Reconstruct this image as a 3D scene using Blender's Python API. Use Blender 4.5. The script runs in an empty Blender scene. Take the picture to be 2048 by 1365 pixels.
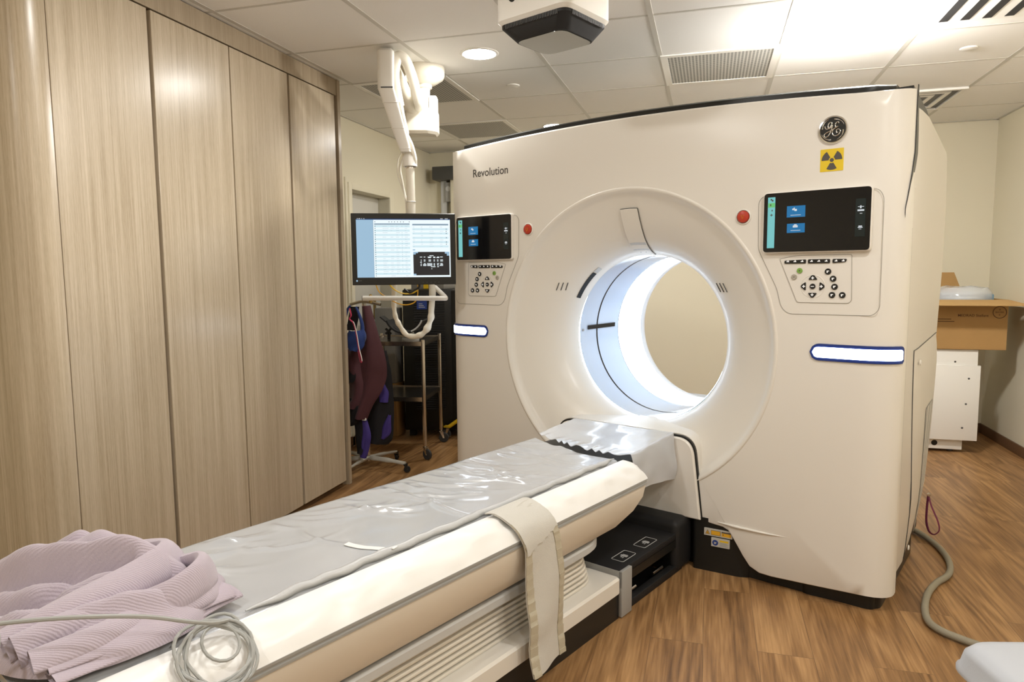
import bpy, bmesh, math, random
from mathutils import Vector, Matrix, noise
random.seed(7)
PI = math.pi
S = bpy.context.scene
COL = S.collection

# ------------------------------------------------------------------ camera
F_PX, PITCH, ROLL, YAW = 1384.4, 0.09826, -0.00829, -0.27848
cd = bpy.data.cameras.new('camera'); cam = bpy.data.objects.new('camera', cd); COL.objects.link(cam)
f0 = Vector((math.sin(YAW), math.cos(YAW), 0)); r0 = Vector((math.cos(YAW), -math.sin(YAW), 0)); u0 = Vector((0, 0, 1))
fw = f0*math.cos(PITCH) - u0*math.sin(PITCH); up = u0*math.cos(PITCH) + f0*math.sin(PITCH)
rt = r0*math.cos(ROLL) + up*math.sin(ROLL); up2 = up*math.cos(ROLL) - r0*math.sin(ROLL)
m = Matrix((rt, up2, -fw)).transposed().to_4x4(); m.translation = Vector((0, 0, 1.3))
cam.matrix_world = m
cd.sensor_width = 36.0; cd.lens = F_PX/2048*36.0; cd.clip_start = 0.05
S.camera = cam

# ------------------------------------------------------------------ world, exposure
w = bpy.data.worlds.new('world'); S.world = w; w.use_nodes = True
w.node_tree.nodes['Background'].inputs[0].default_value = (1.0, 0.95, 0.88, 1)
w.node_tree.nodes['Background'].inputs[1].default_value = 0.15
vs = S.view_settings
vs.view_transform = 'Standard'; vs.look = 'None'; vs.gamma = 1.0; vs.use_curve_mapping = False
vs.exposure = 0.0
LAMP_COL = (1.0, 0.98, 0.94)
LAMP_L = 196.0

# ------------------------------------------------------------------ materials
def nodes(m): return m.node_tree.nodes, m.node_tree.links
def mat(name, col, rough=0.5, metal=0.0, emit=None, es=0.0, coat=0.0, spec=0.5, alpha=1.0, trans=0.0, bump=0.0, bscale=200.0, var=0.0, vscale=6.0, sheen=0.0, ior=1.45):
    m = bpy.data.materials.new(name); m.use_nodes = True
    N, L = nodes(m); b = N['Principled BSDF']
    b.inputs['Base Color'].default_value = (*col, 1)
    b.inputs['Roughness'].default_value = rough; b.inputs['Metallic'].default_value = metal
    b.inputs['Specular IOR Level'].default_value = spec
    b.inputs['Coat Weight'].default_value = coat; b.inputs['Coat Roughness'].default_value = 0.08
    b.inputs['Alpha'].default_value = alpha; b.inputs['Transmission Weight'].default_value = trans
    b.inputs['Sheen Weight'].default_value = sheen; b.inputs['IOR'].default_value = ior
    if emit:
        b.inputs['Emission Color'].default_value = (*emit, 1); b.inputs['Emission Strength'].default_value = es
    tc = None
    if bump or var:
        tc = N.new('ShaderNodeTexCoord')
    if var:
        n = N.new('ShaderNodeTexNoise'); n.inputs['Scale'].default_value = vscale; n.inputs['Detail'].default_value = 4
        L.new(tc.outputs['Object'], n.inputs['Vector'])
        mx = N.new('ShaderNodeMix'); mx.data_type = 'RGBA'
        mx.inputs[6].default_value = tuple(c*(1-var) for c in col) + (1,)
        mx.inputs[7].default_value = tuple(min(1, c*(1+var)) for c in col) + (1,)
        L.new(n.outputs['Fac'], mx.inputs[0]); L.new(mx.outputs[2], b.inputs['Base Color'])
    if bump:
        n2 = N.new('ShaderNodeTexNoise'); n2.inputs['Scale'].default_value = bscale; n2.inputs['Detail'].default_value = 2
        L.new(tc.outputs['Object'], n2.inputs['Vector'])
        bp = N.new('ShaderNodeBump'); bp.inputs['Strength'].default_value = bump; bp.inputs['Distance'].default_value = 0.002
        L.new(n2.outputs['Fac'], bp.inputs['Height']); L.new(bp.outputs['Normal'], b.inputs['Normal'])
    return m

def laminate(name, c1, c2, rough=0.30):
    m = mat(name, c1, rough); N, L = nodes(m); b = N['Principled BSDF']
    tc = N.new('ShaderNodeTexCoord')
    def layer(sy, sz, det):
        mp = N.new('ShaderNodeMapping'); mp.inputs['Scale'].default_value = (sy, sy, sz)
        L.new(tc.outputs['Object'], mp.inputs['Vector'])
        n = N.new('ShaderNodeTexNoise'); n.inputs['Scale'].default_value = 1; n.inputs['Detail'].default_value = det
        L.new(mp.outputs['Vector'], n.inputs['Vector']); return n
    a = layer(150, 2.2, 3); c = layer(36, .7, 2); d = layer(420, 30, 2)
    ad = N.new('ShaderNodeMath'); ad.operation = 'ADD'
    L.new(a.outputs['Fac'], ad.inputs[0]); L.new(c.outputs['Fac'], ad.inputs[1])
    ad2 = N.new('ShaderNodeMath'); ad2.operation = 'MULTIPLY_ADD'; ad2.inputs[1].default_value = 0.55
    L.new(d.outputs['Fac'], ad2.inputs[0]); L.new(ad.outputs[0], ad2.inputs[2])
    mr = N.new('ShaderNodeMapRange'); mr.inputs['From Min'].default_value = 0.95; mr.inputs['From Max'].default_value = 1.6
    L.new(ad2.outputs[0], mr.inputs['Value'])
    mx = N.new('ShaderNodeMix'); mx.data_type = 'RGBA'
    mx.inputs[6].default_value = (*c1, 1); mx.inputs[7].default_value = (*c2, 1)
    L.new(mr.outputs[0], mx.inputs[0]); L.new(mx.outputs[2], b.inputs['Base Color'])
    b.inputs['Coat Weight'].default_value = .25; b.inputs['Coat Roughness'].default_value = .22
    return m

def wood_floor():
    m = mat('floor_vinyl_plank', (.3, .17, .08), 0.38); N, L = nodes(m); b = N['Principled BSDF']
    tc = N.new('ShaderNodeTexCoord')
    mp = N.new('ShaderNodeMapping'); mp.inputs['Rotation'].default_value = (0, 0, PI/2)
    L.new(tc.outputs['Object'], mp.inputs['Vector'])
    br = N.new('ShaderNodeTexBrick'); br.inputs['Scale'].default_value = 1.0
    br.inputs['Brick Width'].default_value = 1.2; br.inputs['Row Height'].default_value = 0.18
    br.inputs['Mortar Size'].default_value = 0.0012; br.inputs['Mortar Smooth'].default_value = 0.3; br.offset = 0.37; br.offset_frequency = 2
    br.inputs['Color1'].default_value = (0, 0, 0, 1); br.inputs['Color2'].default_value = (1, 1, 1, 1); br.inputs['Mortar'].default_value = (.5, .5, .5, 1)
    L.new(mp.outputs['Vector'], br.inputs['Vector'])
    # long grain, shifted plank by plank
    off = N.new('ShaderNodeVectorMath'); off.operation = 'MULTIPLY_ADD'
    off.inputs[1].default_value = (3.1, 7.7, 2.3)
    L.new(br.outputs['Color'], off.inputs[0]); L.new(tc.outputs['Object'], off.inputs[2])
    m2 = N.new('ShaderNodeMapping'); m2.inputs['Scale'].default_value = (4.6, .55, 1); L.new(off.outputs[0], m2.inputs['Vector'])
    n1 = N.new('ShaderNodeTexNoise'); n1.inputs['Scale'].default_value = 1.0; n1.inputs['Detail'].default_value = 1.5; n1.inputs['Distortion'].default_value = .5
    L.new(m2.outputs['Vector'], n1.inputs['Vector'])
    mul = N.new('ShaderNodeMath'); mul.operation = 'MULTIPLY'; mul.inputs[1].default_value = 70; L.new(n1.outputs['Fac'], mul.inputs[0])
    sn = N.new('ShaderNodeMath'); sn.operation = 'SINE'; L.new(mul.outputs[0], sn.inputs[0])
    m3 = N.new('ShaderNodeMapping'); m3.inputs['Scale'].default_value = (120, 5, 1); L.new(off.outputs[0], m3.inputs['Vector'])
    n2 = N.new('ShaderNodeTexNoise'); n2.inputs['Scale'].default_value = 1; n2.inputs['Detail'].default_value = 4; L.new(m3.outputs['Vector'], n2.inputs['Vector'])
    m4 = N.new('ShaderNodeMapping'); m4.inputs['Scale'].default_value = (9, 1.1, 1); L.new(off.outputs[0], m4.inputs['Vector'])
    n3 = N.new('ShaderNodeTexNoise'); n3.inputs['Scale'].default_value = 1; n3.inputs['Detail'].default_value = 3; L.new(m4.outputs['Vector'], n3.inputs['Vector'])
    a1 = N.new('ShaderNodeMath'); a1.operation = 'MULTIPLY_ADD'; a1.inputs[1].default_value = .15; L.new(sn.outputs[0], a1.inputs[0]); L.new(n2.outputs['Fac'], a1.inputs[2])
    a2 = N.new('ShaderNodeMath'); a2.operation = 'MULTIPLY_ADD'; a2.inputs[1].default_value = .9; L.new(n3.outputs['Fac'], a2.inputs[0]); L.new(a1.outputs[0], a2.inputs[2])
    sp = N.new('ShaderNodeSeparateColor'); L.new(br.outputs['Color'], sp.inputs[0])
    a3 = N.new('ShaderNodeMath'); a3.operation = 'MULTIPLY_ADD'; a3.inputs[1].default_value = .22; L.new(sp.outputs[0], a3.inputs[0]); L.new(a2.outputs[0], a3.inputs[2])
    cr = N.new('ShaderNodeValToRGB'); L.new(a3.outputs[0], cr.inputs[0])
    mr = N.new('ShaderNodeMapRange'); mr.inputs['From Min'].default_value = .62; mr.inputs['From Max'].default_value = 1.5; L.new(a3.outputs[0], mr.inputs['Value']); L.new(mr.outputs[0], cr.inputs[0])
    e = cr.color_ramp.elements
    e[0].position = .0; e[0].color = (.145, .072, .027, 1); e[1].position = 1.0; e[1].color = (.47, .270, .115, 1)
    k = cr.color_ramp.elements.new(.45); k.color = (.285, .150, .058, 1)
    mx = N.new('ShaderNodeMix'); mx.data_type = 'RGBA'; mx.inputs[7].default_value = (.1, .055, .03, 1)
    sc = N.new('ShaderNodeMath'); sc.operation = 'MULTIPLY'; sc.inputs[1].default_value = .6; L.new(br.outputs['Fac'], sc.inputs[0])
    L.new(sc.outputs[0], mx.inputs[0]); L.new(cr.outputs[0], mx.inputs[6]); L.new(mx.outputs[2], b.inputs['Base Color'])
    bp = N.new('ShaderNodeBump'); bp.inputs['Strength'].default_value = .25; bp.inputs['Distance'].default_value = .001
    L.new(n2.outputs['Fac'], bp.inputs['Height']); L.new(bp.outputs['Normal'], b.inputs['Normal'])
    return m

def perforated(name, base, hole, sx, sy):
    m = mat(name, base, .6); N, L = nodes(m); b = N['Principled BSDF']
    tc = N.new('ShaderNodeTexCoord'); mp = N.new('ShaderNodeMapping'); mp.inputs['Scale'].default_value = (sx, sy, 1)
    L.new(tc.outputs['Object'], mp.inputs['Vector'])
    fr = N.new('ShaderNodeVectorMath'); fr.operation = 'FRACTION'; L.new(mp.outputs['Vector'], fr.inputs[0])
    sb = N.new('ShaderNodeVectorMath'); sb.operation = 'SUBTRACT'; sb.inputs[1].default_value = (.5, .5, 0); L.new(fr.outputs[0], sb.inputs[0])
    ml = N.new('ShaderNodeVectorMath'); ml.operation = 'MULTIPLY'; ml.inputs[1].default_value = (1, 1, 0); L.new(sb.outputs[0], ml.inputs[0])
    ln = N.new('ShaderNodeVectorMath'); ln.operation = 'LENGTH'; L.new(ml.outputs[0], ln.inputs[0])
    lt = N.new('ShaderNodeMath'); lt.operation = 'LESS_THAN'; lt.inputs[1].default_value = .34; L.new(ln.outputs['Value'], lt.inputs[0])
    mx = N.new('ShaderNodeMix'); mx.data_type = 'RGBA'; mx.inputs[6].default_value = (*base, 1); mx.inputs[7].default_value = (*hole, 1)
    L.new(lt.outputs[0], mx.inputs[0]); L.new(mx.outputs[2], b.inputs['Base Color'])
    return m

def knit(name, col):
    m = mat(name, col, .95, sheen=.35); N, L = nodes(m); b = N['Principled BSDF']
    tc = N.new('ShaderNodeTexCoord'); mp = N.new('ShaderNodeMapping'); mp.inputs['Rotation'].default_value = (0, 0, .5)
    L.new(tc.outputs['Object'], mp.inputs['Vector'])
    wv = N.new('ShaderNodeTexWave'); wv.inputs['Scale'].default_value = 95; wv.inputs['Distortion'].default_value = 1.5; wv.inputs['Detail'].default_value = 2
    L.new(mp.outputs['Vector'], wv.inputs['Vector'])
    n = N.new('ShaderNodeTexNoise'); n.inputs['Scale'].default_value = 380; L.new(tc.outputs['Object'], n.inputs['Vector'])
    ad = N.new('ShaderNodeMath'); ad.operation = 'ADD'; L.new(wv.outputs['Fac'], ad.inputs[0]); L.new(n.outputs['Fac'], ad.inputs[1])
    bp = N.new('ShaderNodeBump'); bp.inputs['Strength'].default_value = .30; bp.inputs['Distance'].default_value = .0025
    L.new(ad.outputs[0], bp.inputs['Height']); L.new(bp.outputs['Normal'], b.inputs['Normal'])
    return m

M = {}
M['wall'] = mat('wall_paint_cream', (.77, .715, .56), .75, bump=.08, bscale=120)
M['ceil'] = mat('ceiling_tile', (.90, .885, .85), .85, bump=.25, bscale=260)
M['tbar'] = mat('ceiling_bar', (.62, .60, .55), .5)
M['floor'] = wood_floor()
M['lam'] = laminate('laminate_door', (.40, .318, .212), (.575, .485, .362))
M['lamtrim'] = laminate('laminate_trim', (.33, .26, .175), (.44, .355, .25), .4)
M['gap'] = mat('dark_gap', (.10, .06, .03), .7)
M['skirt'] = mat('brown_skirting', (.17, .09, .045), .5)
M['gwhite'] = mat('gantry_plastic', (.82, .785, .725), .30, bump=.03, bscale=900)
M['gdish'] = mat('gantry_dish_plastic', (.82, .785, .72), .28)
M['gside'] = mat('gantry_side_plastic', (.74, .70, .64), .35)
M['binlid'] = mat('bin_lid_plastic', (.46, .48, .52), .4, bump=.08, bscale=300)
M['black'] = mat('black_plastic', (.012, .012, .011), .35)
M['blackm'] = mat('black_matte', (.012, .012, .013), .6)
M['dgrey'] = mat('dark_grey', (.07, .07, .068), .45)
M['grey'] = mat('grey_plastic', (.38, .38, .37), .4)
M['lgrey'] = mat('light_grey_plastic', (.60, .61, .61), .38)
M['seam'] = mat('seam_grey', (.34, .32, .28), .6)
M['white'] = mat('white_plastic', (.84, .82, .77), .35)
M['cream'] = mat('cream_plastic', (.80, .755, .65), .35)
M['steel'] = mat('steel', (.60, .55, .48), .22, metal=1.0)
M['chrome'] = mat('chrome', (.75, .74, .72), .12, metal=1.0)
M['liner'] = mat('bore_liner', (.66, .76, .90), .12, coat=.6)
M['linerB'] = mat('bore_rear', (.90, .92, .95), .3)
M['ledwall'] = mat('luminous_diffuser', (.9, .93, .96), .4, emit=(.88, .94, 1.0), es=.85)
M['led'] = mat('led_white', (1, 1, 1), .4, emit=(.78, .88, 1.0), es=9.0)
M['ledring'] = mat('led_ring', (1, 1, 1), .4, emit=(.72, .85, 1.0), es=15.0)
M['navy'] = mat('navy_bezel', (.01, .03, .17), .3)
M['glass'] = mat('screen_glass', (.008, .008, .009), .12)
M['red'] = mat('red_button', (.50, .045, .02), .35)
M['green'] = mat('green_button', (.22, .42, .08), .4)
M['btngrey'] = mat('grey_button', (.42, .38, .32), .5)
M['mark'] = mat('white_mark', (.85, .85, .85), .5, emit=(1, 1, 1), es=.25)
M['tprint'] = mat('dark_print', (.09, .08, .07), .5)
M['yellow'] = mat('yellow_sticker', (.80, .58, .03), .3)
M['orange'] = mat('orange_print', (.78, .42, .03), .4)
M['slabel'] = mat('silver_label', (.55, .53, .48), .4)
M['blue'] = mat('blue_print', (.02, .05, .25), .4)
M['vinyl'] = mat('grey_vinyl', (.50, .515, .54), .22, coat=.5, bump=.03, bscale=500)
M['piping'] = mat('pad_piping', (.56, .57, .58), .3, bump=.4, bscale=90)
M['bolster'] = mat('white_vinyl', (.92, .915, .895), .33, bump=.12, bscale=60)
M['shell'] = mat('beige_shell', (.74, .67, .57), .4)
M['bellow'] = mat('bellow_plastic', (.80, .75, .66), .45)
M['slab'] = mat('table_foot_white', (.84, .81, .75), .4)
M['strap'] = mat('strap_cloth', (.63, .61, .56), .9, bump=.5, bscale=420, sheen=.2)
M['hem'] = mat('strap_hem', (.52, .47, .36), .9, bump=.5, bscale=420)
M['tape'] = mat('white_tape', (.9, .9, .88), .5)
M['lilac'] = knit('lilac_knit', (.50, .43, .495))
M['cable'] = mat('grey_cable', (.38, .385, .37), .4)
M['hose'] = mat('grey_hose', (.30, .27, .20), .75, bump=.5, bscale=300)
M['maroon'] = mat('maroon_cloth', (.075, .022, .028), .75, bump=.4, bscale=260, sheen=.1)
M['bluecloth'] = mat('blue_cloth', (.012, .035, .16), .75, bump=.3, bscale=260, sheen=.1)
M['purple'] = mat('purple_cloth', (.055, .035, .21), .75, bump=.3, bscale=260)
M['blackcloth'] = mat('black_cloth', (.010, .009, .011), .85, bump=.4, bscale=260)
M['pink'] = mat('pink_lanyard', (.42, .03, .08), .6)
M['card'] = mat('cardboard', (.40, .235, .085), .8, var=.08, vscale=9, bump=.1, bscale=200)
M['cardin'] = mat('cardboard_inside', (.50, .31, .12), .8, var=.06, vscale=9)
M['cardprint'] = mat('cardboard_print', (.10, .05, .025), .8)
M['ycap'] = mat('yellow_paint', (.80, .52, .02), .4)
M['rubber'] = mat('grey_rubber', (.05, .05, .05), .6)
M['screenblue'] = mat('ui_blue', (.0, .0, .0), .2, emit=(.02, .22, .50), es=.75)
M['screenteal'] = mat('ui_teal', (.0, .0, .0), .2, emit=(.25, .72, .72), es=.75)
M['uigreen'] = mat('ui_green', (0, 0, 0), .2, emit=(.18, .65, .22), es=.8)
M['uidark'] = mat('ui_dark_panel', (.012, .02, .022), .2)
M['uiwhite'] = mat('ui_white', (0, 0, 0), .3, emit=(.9, .95, 1), es=.7)
M['mwhite'] = mat('monitor_white', (0, 0, 0), .3, emit=(.86, .96, 1.0), es=1.0)
M['mpale'] = mat('monitor_pale', (0, 0, 0), .3, emit=(.66, .86, .93), es=.95)
M['mside'] = mat('monitor_side', (0, 0, 0), .3, emit=(.36, .56, .74), es=.9)
M['mhead'] = mat('monitor_head', (0, 0, 0), .3, emit=(.34, .47, .58), es=.8)
M['mtext'] = mat('monitor_text', (0, 0, 0), .3, emit=(.45, .58, .65), es=.85)
M['mdot'] = mat('monitor_dot', (0, 0, 0), .3, emit=(.05, .09, .12), es=.8)
M['mblack'] = mat('monitor_black', (.01, .01, .012), .3, emit=(.02, .02, .025), es=.5)
M['mnavy'] = mat('monitor_navy', (0, 0, 0), .3, emit=(.02, .07, .22), es=.8)
M['lamp'] = mat('lamp_glow', (1, 1, 1), .5, emit=LAMP_COL, es=LAMP_L)
M['lampbig'] = mat('lamp_glow_large', (1, 1, 1), .5, emit=(1.0, .975, .94), es=LAMP_L*1.5)
M['perf'] = perforated('perforated_grille', (.56, .55, .51), (.12, .12, .11), 55, 55)
M['perfm'] = perforated('gantry_mesh', (.62, .60, .56), (.30, .30, .29), 190, 190)
M['clear'] = mat('clear_vinyl', (.80, .83, .88), .14, alpha=.62, coat=.4, bump=.15, bscale=60)
M['wrap'] = mat('plastic_wrap', (.80, .84, .88), .15, alpha=.5, coat=.5)
M['wrapblue'] = mat('blue_tube_end', (.16, .27, .36), .3)
M['magenta'] = mat('plum_strap', (.18, .03, .08), .5)
M['brass'] = mat('brass', (.45, .32, .12), .35, metal=1.0)
M['doorleaf'] = mat('door_leaf', (.62, .60, .54), .55)
M['mirror'] = mat('sensor_glass', (.30, .31, .30), .08, metal=.85)
M['mesh_grey'] = mat('grey_box_paint', (.22, .21, .19), .35)
M['rack'] = mat('rack_paint', (.50, .48, .42), .45)

# ------------------------------------------------------------------ geometry kit
OFF = {}
def cr(pts, n=6, closed=False):
    P = [Vector(p) for p in pts]; out = []
    k = len(P)
    rng = range(k) if closed else range(k-1)
    for i in rng:
        p0 = P[(i-1) % k] if (closed or i > 0) else P[0]*2 - P[1]
        p1 = P[i]; p2 = P[(i+1) % k]
        p3 = P[(i+2) % k] if (closed or i+2 < k) else P[-1]*2 - P[-2]
        for j in range(n):
            t = j/n
            out.append(.5*((2*p1) + (p2-p0)*t + (2*p0-5*p1+4*p2-p3)*t*t + (3*p1-p0-3*p2+p3)*t**3))
    if not closed: out.append(P[-1].copy())
    return out

def rpoly(pts, r, n=5):
    k = len(pts); out = []
    rr = r if isinstance(r, (list, tuple)) else [r]*k
    for i in range(k):
        p = Vector(pts[i]).to_2d() if len(pts[i]) > 2 else Vector(pts[i])
        a = Vector(pts[i-1]) - p; b = Vector(pts[(i+1) % k]) - p
        if rr[i] <= 1e-6: out.append(tuple(p)); continue
        d = min(rr[i], a.length*.49, b.length*.49)
        s = p + a.normalized()*d; e = p + b.normalized()*d
        for j in range(n+1):
            t = j/n
            q = s*(1-t)**2 + p*2*t*(1-t) + e*t*t
            out.append((q.x, q.y))
    return out
def rrect(x0, x1, y0, y1, r, n=5): return rpoly([(x0, y0), (x1, y0), (x1, y1), (x0, y1)], r, n)
def circ(cx, cy, r, n=32, ry=None): return [(cx+r*math.cos(2*PI*i/n), cy+(ry or r)*math.sin(2*PI*i/n)) for i in range(n)]

AX = {'z': lambda a, b, d: (a, b, d), 'y': lambda a, b, d: (a, d, b), 'x': lambda a, b, d: (d, a, b)}

class MB:
    def __init__(s): s.bm = bmesh.new(); s.mats = []
    def mi(s, m):
        if m is None: return 0
        if m not in s.mats: s.mats.append(m)
        return s.mats.index(m)
    def add(s, verts, faces, m=None):
        i = s.mi(m); V = [s.bm.verts.new(v) for v in verts]
        for f in faces:
            try:
                fc = s.bm.faces.new([V[j] for j in f]); fc.material_index = i; fc.smooth = True
            except ValueError: pass
        return V
    def box(s, x0, x1, y0, y1, z0, z1, m=None, bev=0.0, seg=2):
        b = bmesh.new(); bmesh.ops.create_cube(b, size=1)
        bmesh.ops.scale(b, vec=(x1-x0, y1-y0, z1-z0), verts=b.verts)
        bmesh.ops.translate(b, vec=((x0+x1)/2, (y0+y1)/2, (z0+z1)/2), verts=b.verts)
        if bev: bmesh.ops.bevel(b, geom=b.edges[:], offset=bev, segments=seg, affect='EDGES', profile=.5)
        s.take(b, m); return s
    def take(s, b, m=None, mtx=None):
        b.verts.index_update()
        s.add([(mtx @ v.co if mtx else v.co).to_tuple() for v in b.verts], [[v.index for v in f.verts] for f in b.faces], m); b.free()
    def prism(s, pts, d0, d1, ax='z', m=None, bev=0.0, fn=None):
        f = fn or AX[ax]; n = len(pts)
        rings = [(pts, d0), (pts, d1)]
        if bev:
            sg = 1 if d1 > d0 else -1
            c = Vector((sum(p[0] for p in pts)/n, sum(p[1] for p in pts)/n))
            ar = sum(pts[i-1][0]*pts[i][1]-pts[i][0]*pts[i-1][1] for i in range(n))
            ins = []
            for i in range(n):
                a = Vector(pts[i-1]); b_ = Vector(pts[i]); c_ = Vector(pts[(i+1) % n])
                e1 = (b_-a); e2 = (c_-b_)
                nn = Vector((-e1.y, e1.x)).normalized() + Vector((-e2.y, e2.x)).normalized()
                if ar < 0: nn = -nn
                if nn.length > 0: nn.normalize()
                ins.append((b_.x+nn.x*bev, b_.y+nn.y*bev))
            rings = [(ins, d0), (pts, d0+sg*bev), (pts, d1-sg*bev), (ins, d1)]
        vs_ = []; fs = []
        for P, d in rings: vs_ += [f(a, b, d) for a, b in P]
        k = len(rings)
        for r in range(k-1):
            for i in range(n):
                j = (i+1) % n; fs.append((r*n+i, r*n+j, (r+1)*n+j, (r+1)*n+i))
        fs.append(list(range(n))[::-1]); fs.append([(k-1)*n+i for i in range(n)])
        s.add(vs_, fs, m); return s
    def cyl(s, p0, p1, r0, r1=None, n=20, m=None):
        s.tube([p0, p1], [r0, r0 if r1 is None else r1], n, m); return s
    def tube(s, pts, r, n=10, m=None, closed=False, flat=1.0):
        P = [Vector(p) for p in pts]; k = len(P)
        R = r if isinstance(r, (list, tuple)) else [r]*k
        t0 = (P[1]-P[0]).normalized()
        nv = t0.orthogonal().normalized(); vs_ = []; fs = []; tp = t0
        for i in range(k):
            if closed: t = (P[(i+1) % k]-P[i-1]).normalized()
            else: t = (P[min(i+1, k-1)]-P[max(i-1, 0)]).normalized()
            q = tp.rotation_difference(t); nv = (q @ nv).normalized(); tp = t
            nv = (nv - t*nv.dot(t)).normalized(); bv = t.cross(nv)
            for j in range(n):
                a = 2*PI*j/n
                vs_.append((P[i]+nv*math.cos(a)*R[i]+bv*math.sin(a)*R[i]*flat).to_tuple())
        for i in range(k if closed else k-1):
            i2 = (i+1) % k
            for j in range(n):
                j2 = (j+1) % n; fs.append((i*n+j, i*n+j2, i2*n+j2, i2*n+j))
        if not closed: fs.append(list(range(n))[::-1]); fs.append([(k-1)*n+j for j in range(n)])
        s.add(vs_, fs, m); return s
    def lathe(s, prof, fn, n=64, m=None, a0=0.0, a1=2*PI):
        full = abs(a1-a0-2*PI) < 1e-6; k = len(prof); c = n if full else n+1
        vs_ = []; fs = []
        for i in range(c):
            a = a0+(a1-a0)*i/n
            for r, h in prof: vs_.append(fn(r*math.cos(a), r*math.sin(a), h))
        for i in range(n):
            i2 = (i+1) % c
            for j in range(k-1): fs.append((i*k+j, i2*k+j, i2*k+j+1, i*k+j+1))
        s.add(vs_, fs, m); return s
    def grid(s, fn, nu, nv, m=None, cu=False):
        vs_ = [fn(i/nu, j/nv) for i in range(nu+1 if not cu else nu) for j in range(nv+1)]
        fs = []; w_ = nv+1; c = nu if cu else nu+1
        for i in range(nu):
            for j in range(nv):
                i2 = (i+1) % c; fs.append((i*w_+j, i2*w_+j, i2*w_+j+1, i*w_+j+1))
        s.add(vs_, fs, m); return s
    def sheet(s, fn, nu, nv, th, m=None):
        """closed thick sheet: fn gives the top point, th the drop along the local normal"""
        P = [[Vector(fn(i/nu, j/nv)) for j in range(nv+1)] for i in range(nu+1)]
        Q = []
        for i in range(nu+1):
            row = []
            for j in range(nv+1):
                du = P[min(i+1, nu)][j]-P[max(i-1, 0)][j]; dv = P[i][min(j+1, nv)]-P[i][max(j-1, 0)]
                nn = du.cross(dv)
                if nn.length < 1e-12: nn = Vector((0, 0, 1))
                row.append(P[i][j]-nn.normalized()*th)
            Q.append(row)
        w_ = nv+1; T = (nu+1)*w_
        vs_ = [p.to_tuple() for r in P for p in r]+[p.to_tuple() for r in Q for p in r]; fs = []
        for i in range(nu):
            for j in range(nv):
                a, b, c, d = i*w_+j, (i+1)*w_+j, (i+1)*w_+j+1, i*w_+j+1
                fs.append((a, b, c, d)); fs.append((T+d, T+c, T+b, T+a))
        for i in range(nu):
            a, b = i*w_, (i+1)*w_; fs.append((a, T+a, T+b, b))
            a, b = i*w_+nv, (i+1)*w_+nv; fs.append((a, b, T+b, T+a))
        for j in range(nv):
            a, b = j, j+1; fs.append((a, b, T+b, T+a))
            a, b = nu*w_+j, nu*w_+j+1; fs.append((a, T+a, T+b, b))
        s.add(vs_, fs, m); return s
    def build(s, name, m, parent=None, sharp=38, recalc=True):
        bm = s.bm
        if m is not None and not s.mats: s.mats = [m]
        if recalc: bmesh.ops.recalc_face_normals(bm, faces=bm.faces[:])
        me = bpy.data.meshes.new(name); 
        if parent is not None:
            o = OFF.get(parent.name, None)
            if o is None and parent.parent is not None: o = OFF.get(parent.parent.name)
            if o is not None: bmesh.ops.translate(bm, vec=-o, verts=bm.verts)
        bm.to_mesh(me); bm.free()
        for x in s.mats: me.materials.append(x)
        me.set_sharp_from_angle(angle=math.radians(sharp))
        ob = bpy.data.objects.new(name, me); COL.objects.link(ob)
        if parent is not None: ob.parent = parent
        return ob

TH = 0.4046  # gantry-frame coordinates unprojected from image pixels beforehand, entered as plain numbers
GO = Vector((-0.3796, 3.193, 0))          # gantry frame: u to its right, v into the bore, z up
def g2w(u, v, z=0):
    return Vector((GO.x + math.cos(TH)*u + math.sin(TH)*v, GO.y - math.sin(TH)*u + math.cos(TH)*v, z))
def tag(o, label=None, cat=None, group=None, kind=None):
    if label: o['label'] = label
    if cat: o['category'] = cat
    if group: o['group'] = group
    if kind: o['kind'] = kind
    return o
def thing(name, label, cat, base=(0, 0, 0), frame='room', group=None, rz=0.0):
    """Empty at the thing's base. frame 'gantry': parts are written in gantry u,v,z; 'room': in room x,y,z; 'own': around its own base."""
    o = bpy.data.objects.new(name, None); COL.objects.link(o); o.empty_display_size = .1
    if frame == 'gantry':
        o.location = g2w(*base); o.rotation_euler = (0, 0, -TH); OFF[o.name] = Vector(base)
    elif frame == 'room':
        o.location = base; OFF[o.name] = Vector(base)
    else:
        o.location = base; o.rotation_euler = (0, 0, rz)
    return tag(o, label, cat, group)
def single(mb, name, m, label, cat, base, frame='room', group=None, rz=0.0, sharp=38):
    """a thing that is one mesh"""
    if frame != 'own': bmesh.ops.translate(mb.bm, vec=-Vector(base), verts=mb.bm.verts)
    o = mb.build(name, m, None, sharp)
    if frame == 'gantry': o.location = g2w(*base); o.rotation_euler = (0, 0, -TH)
    else: o.location = base; o.rotation_euler = (0, 0, rz)
    return tag(o, label, cat, group)
def struct(name, mb, m, parent=None):
    o = mb.build(name, m, parent)
    if parent is None: o['kind'] = 'structure'
    return o
def lab(o, t): o['label'] = t; return o
def copy_tree(o, parent=None):
    c = o.copy(); COL.objects.link(c)
    if parent is not None: c.parent = parent
    for ch in list(o.children): copy_tree(ch, c)
    return c
def text_faces(body, size):
    cu = bpy.data.curves.new('t', 'FONT'); cu.body = body; cu.size = size; cu.align_x = 'LEFT'; cu.offset = .012
    ob = bpy.data.objects.new('t', cu); COL.objects.link(ob)
    dg = bpy.context.evaluated_depsgraph_get(); me = bpy.data.meshes.new_from_object(ob.evaluated_get(dg))
    V = [v.co.copy() for v in me.vertices]; F = [list(p.vertices) for p in me.polygons]
    bpy.data.objects.remove(ob); bpy.data.curves.remove(cu); bpy.data.meshes.remove(me)
    return V, F
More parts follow.
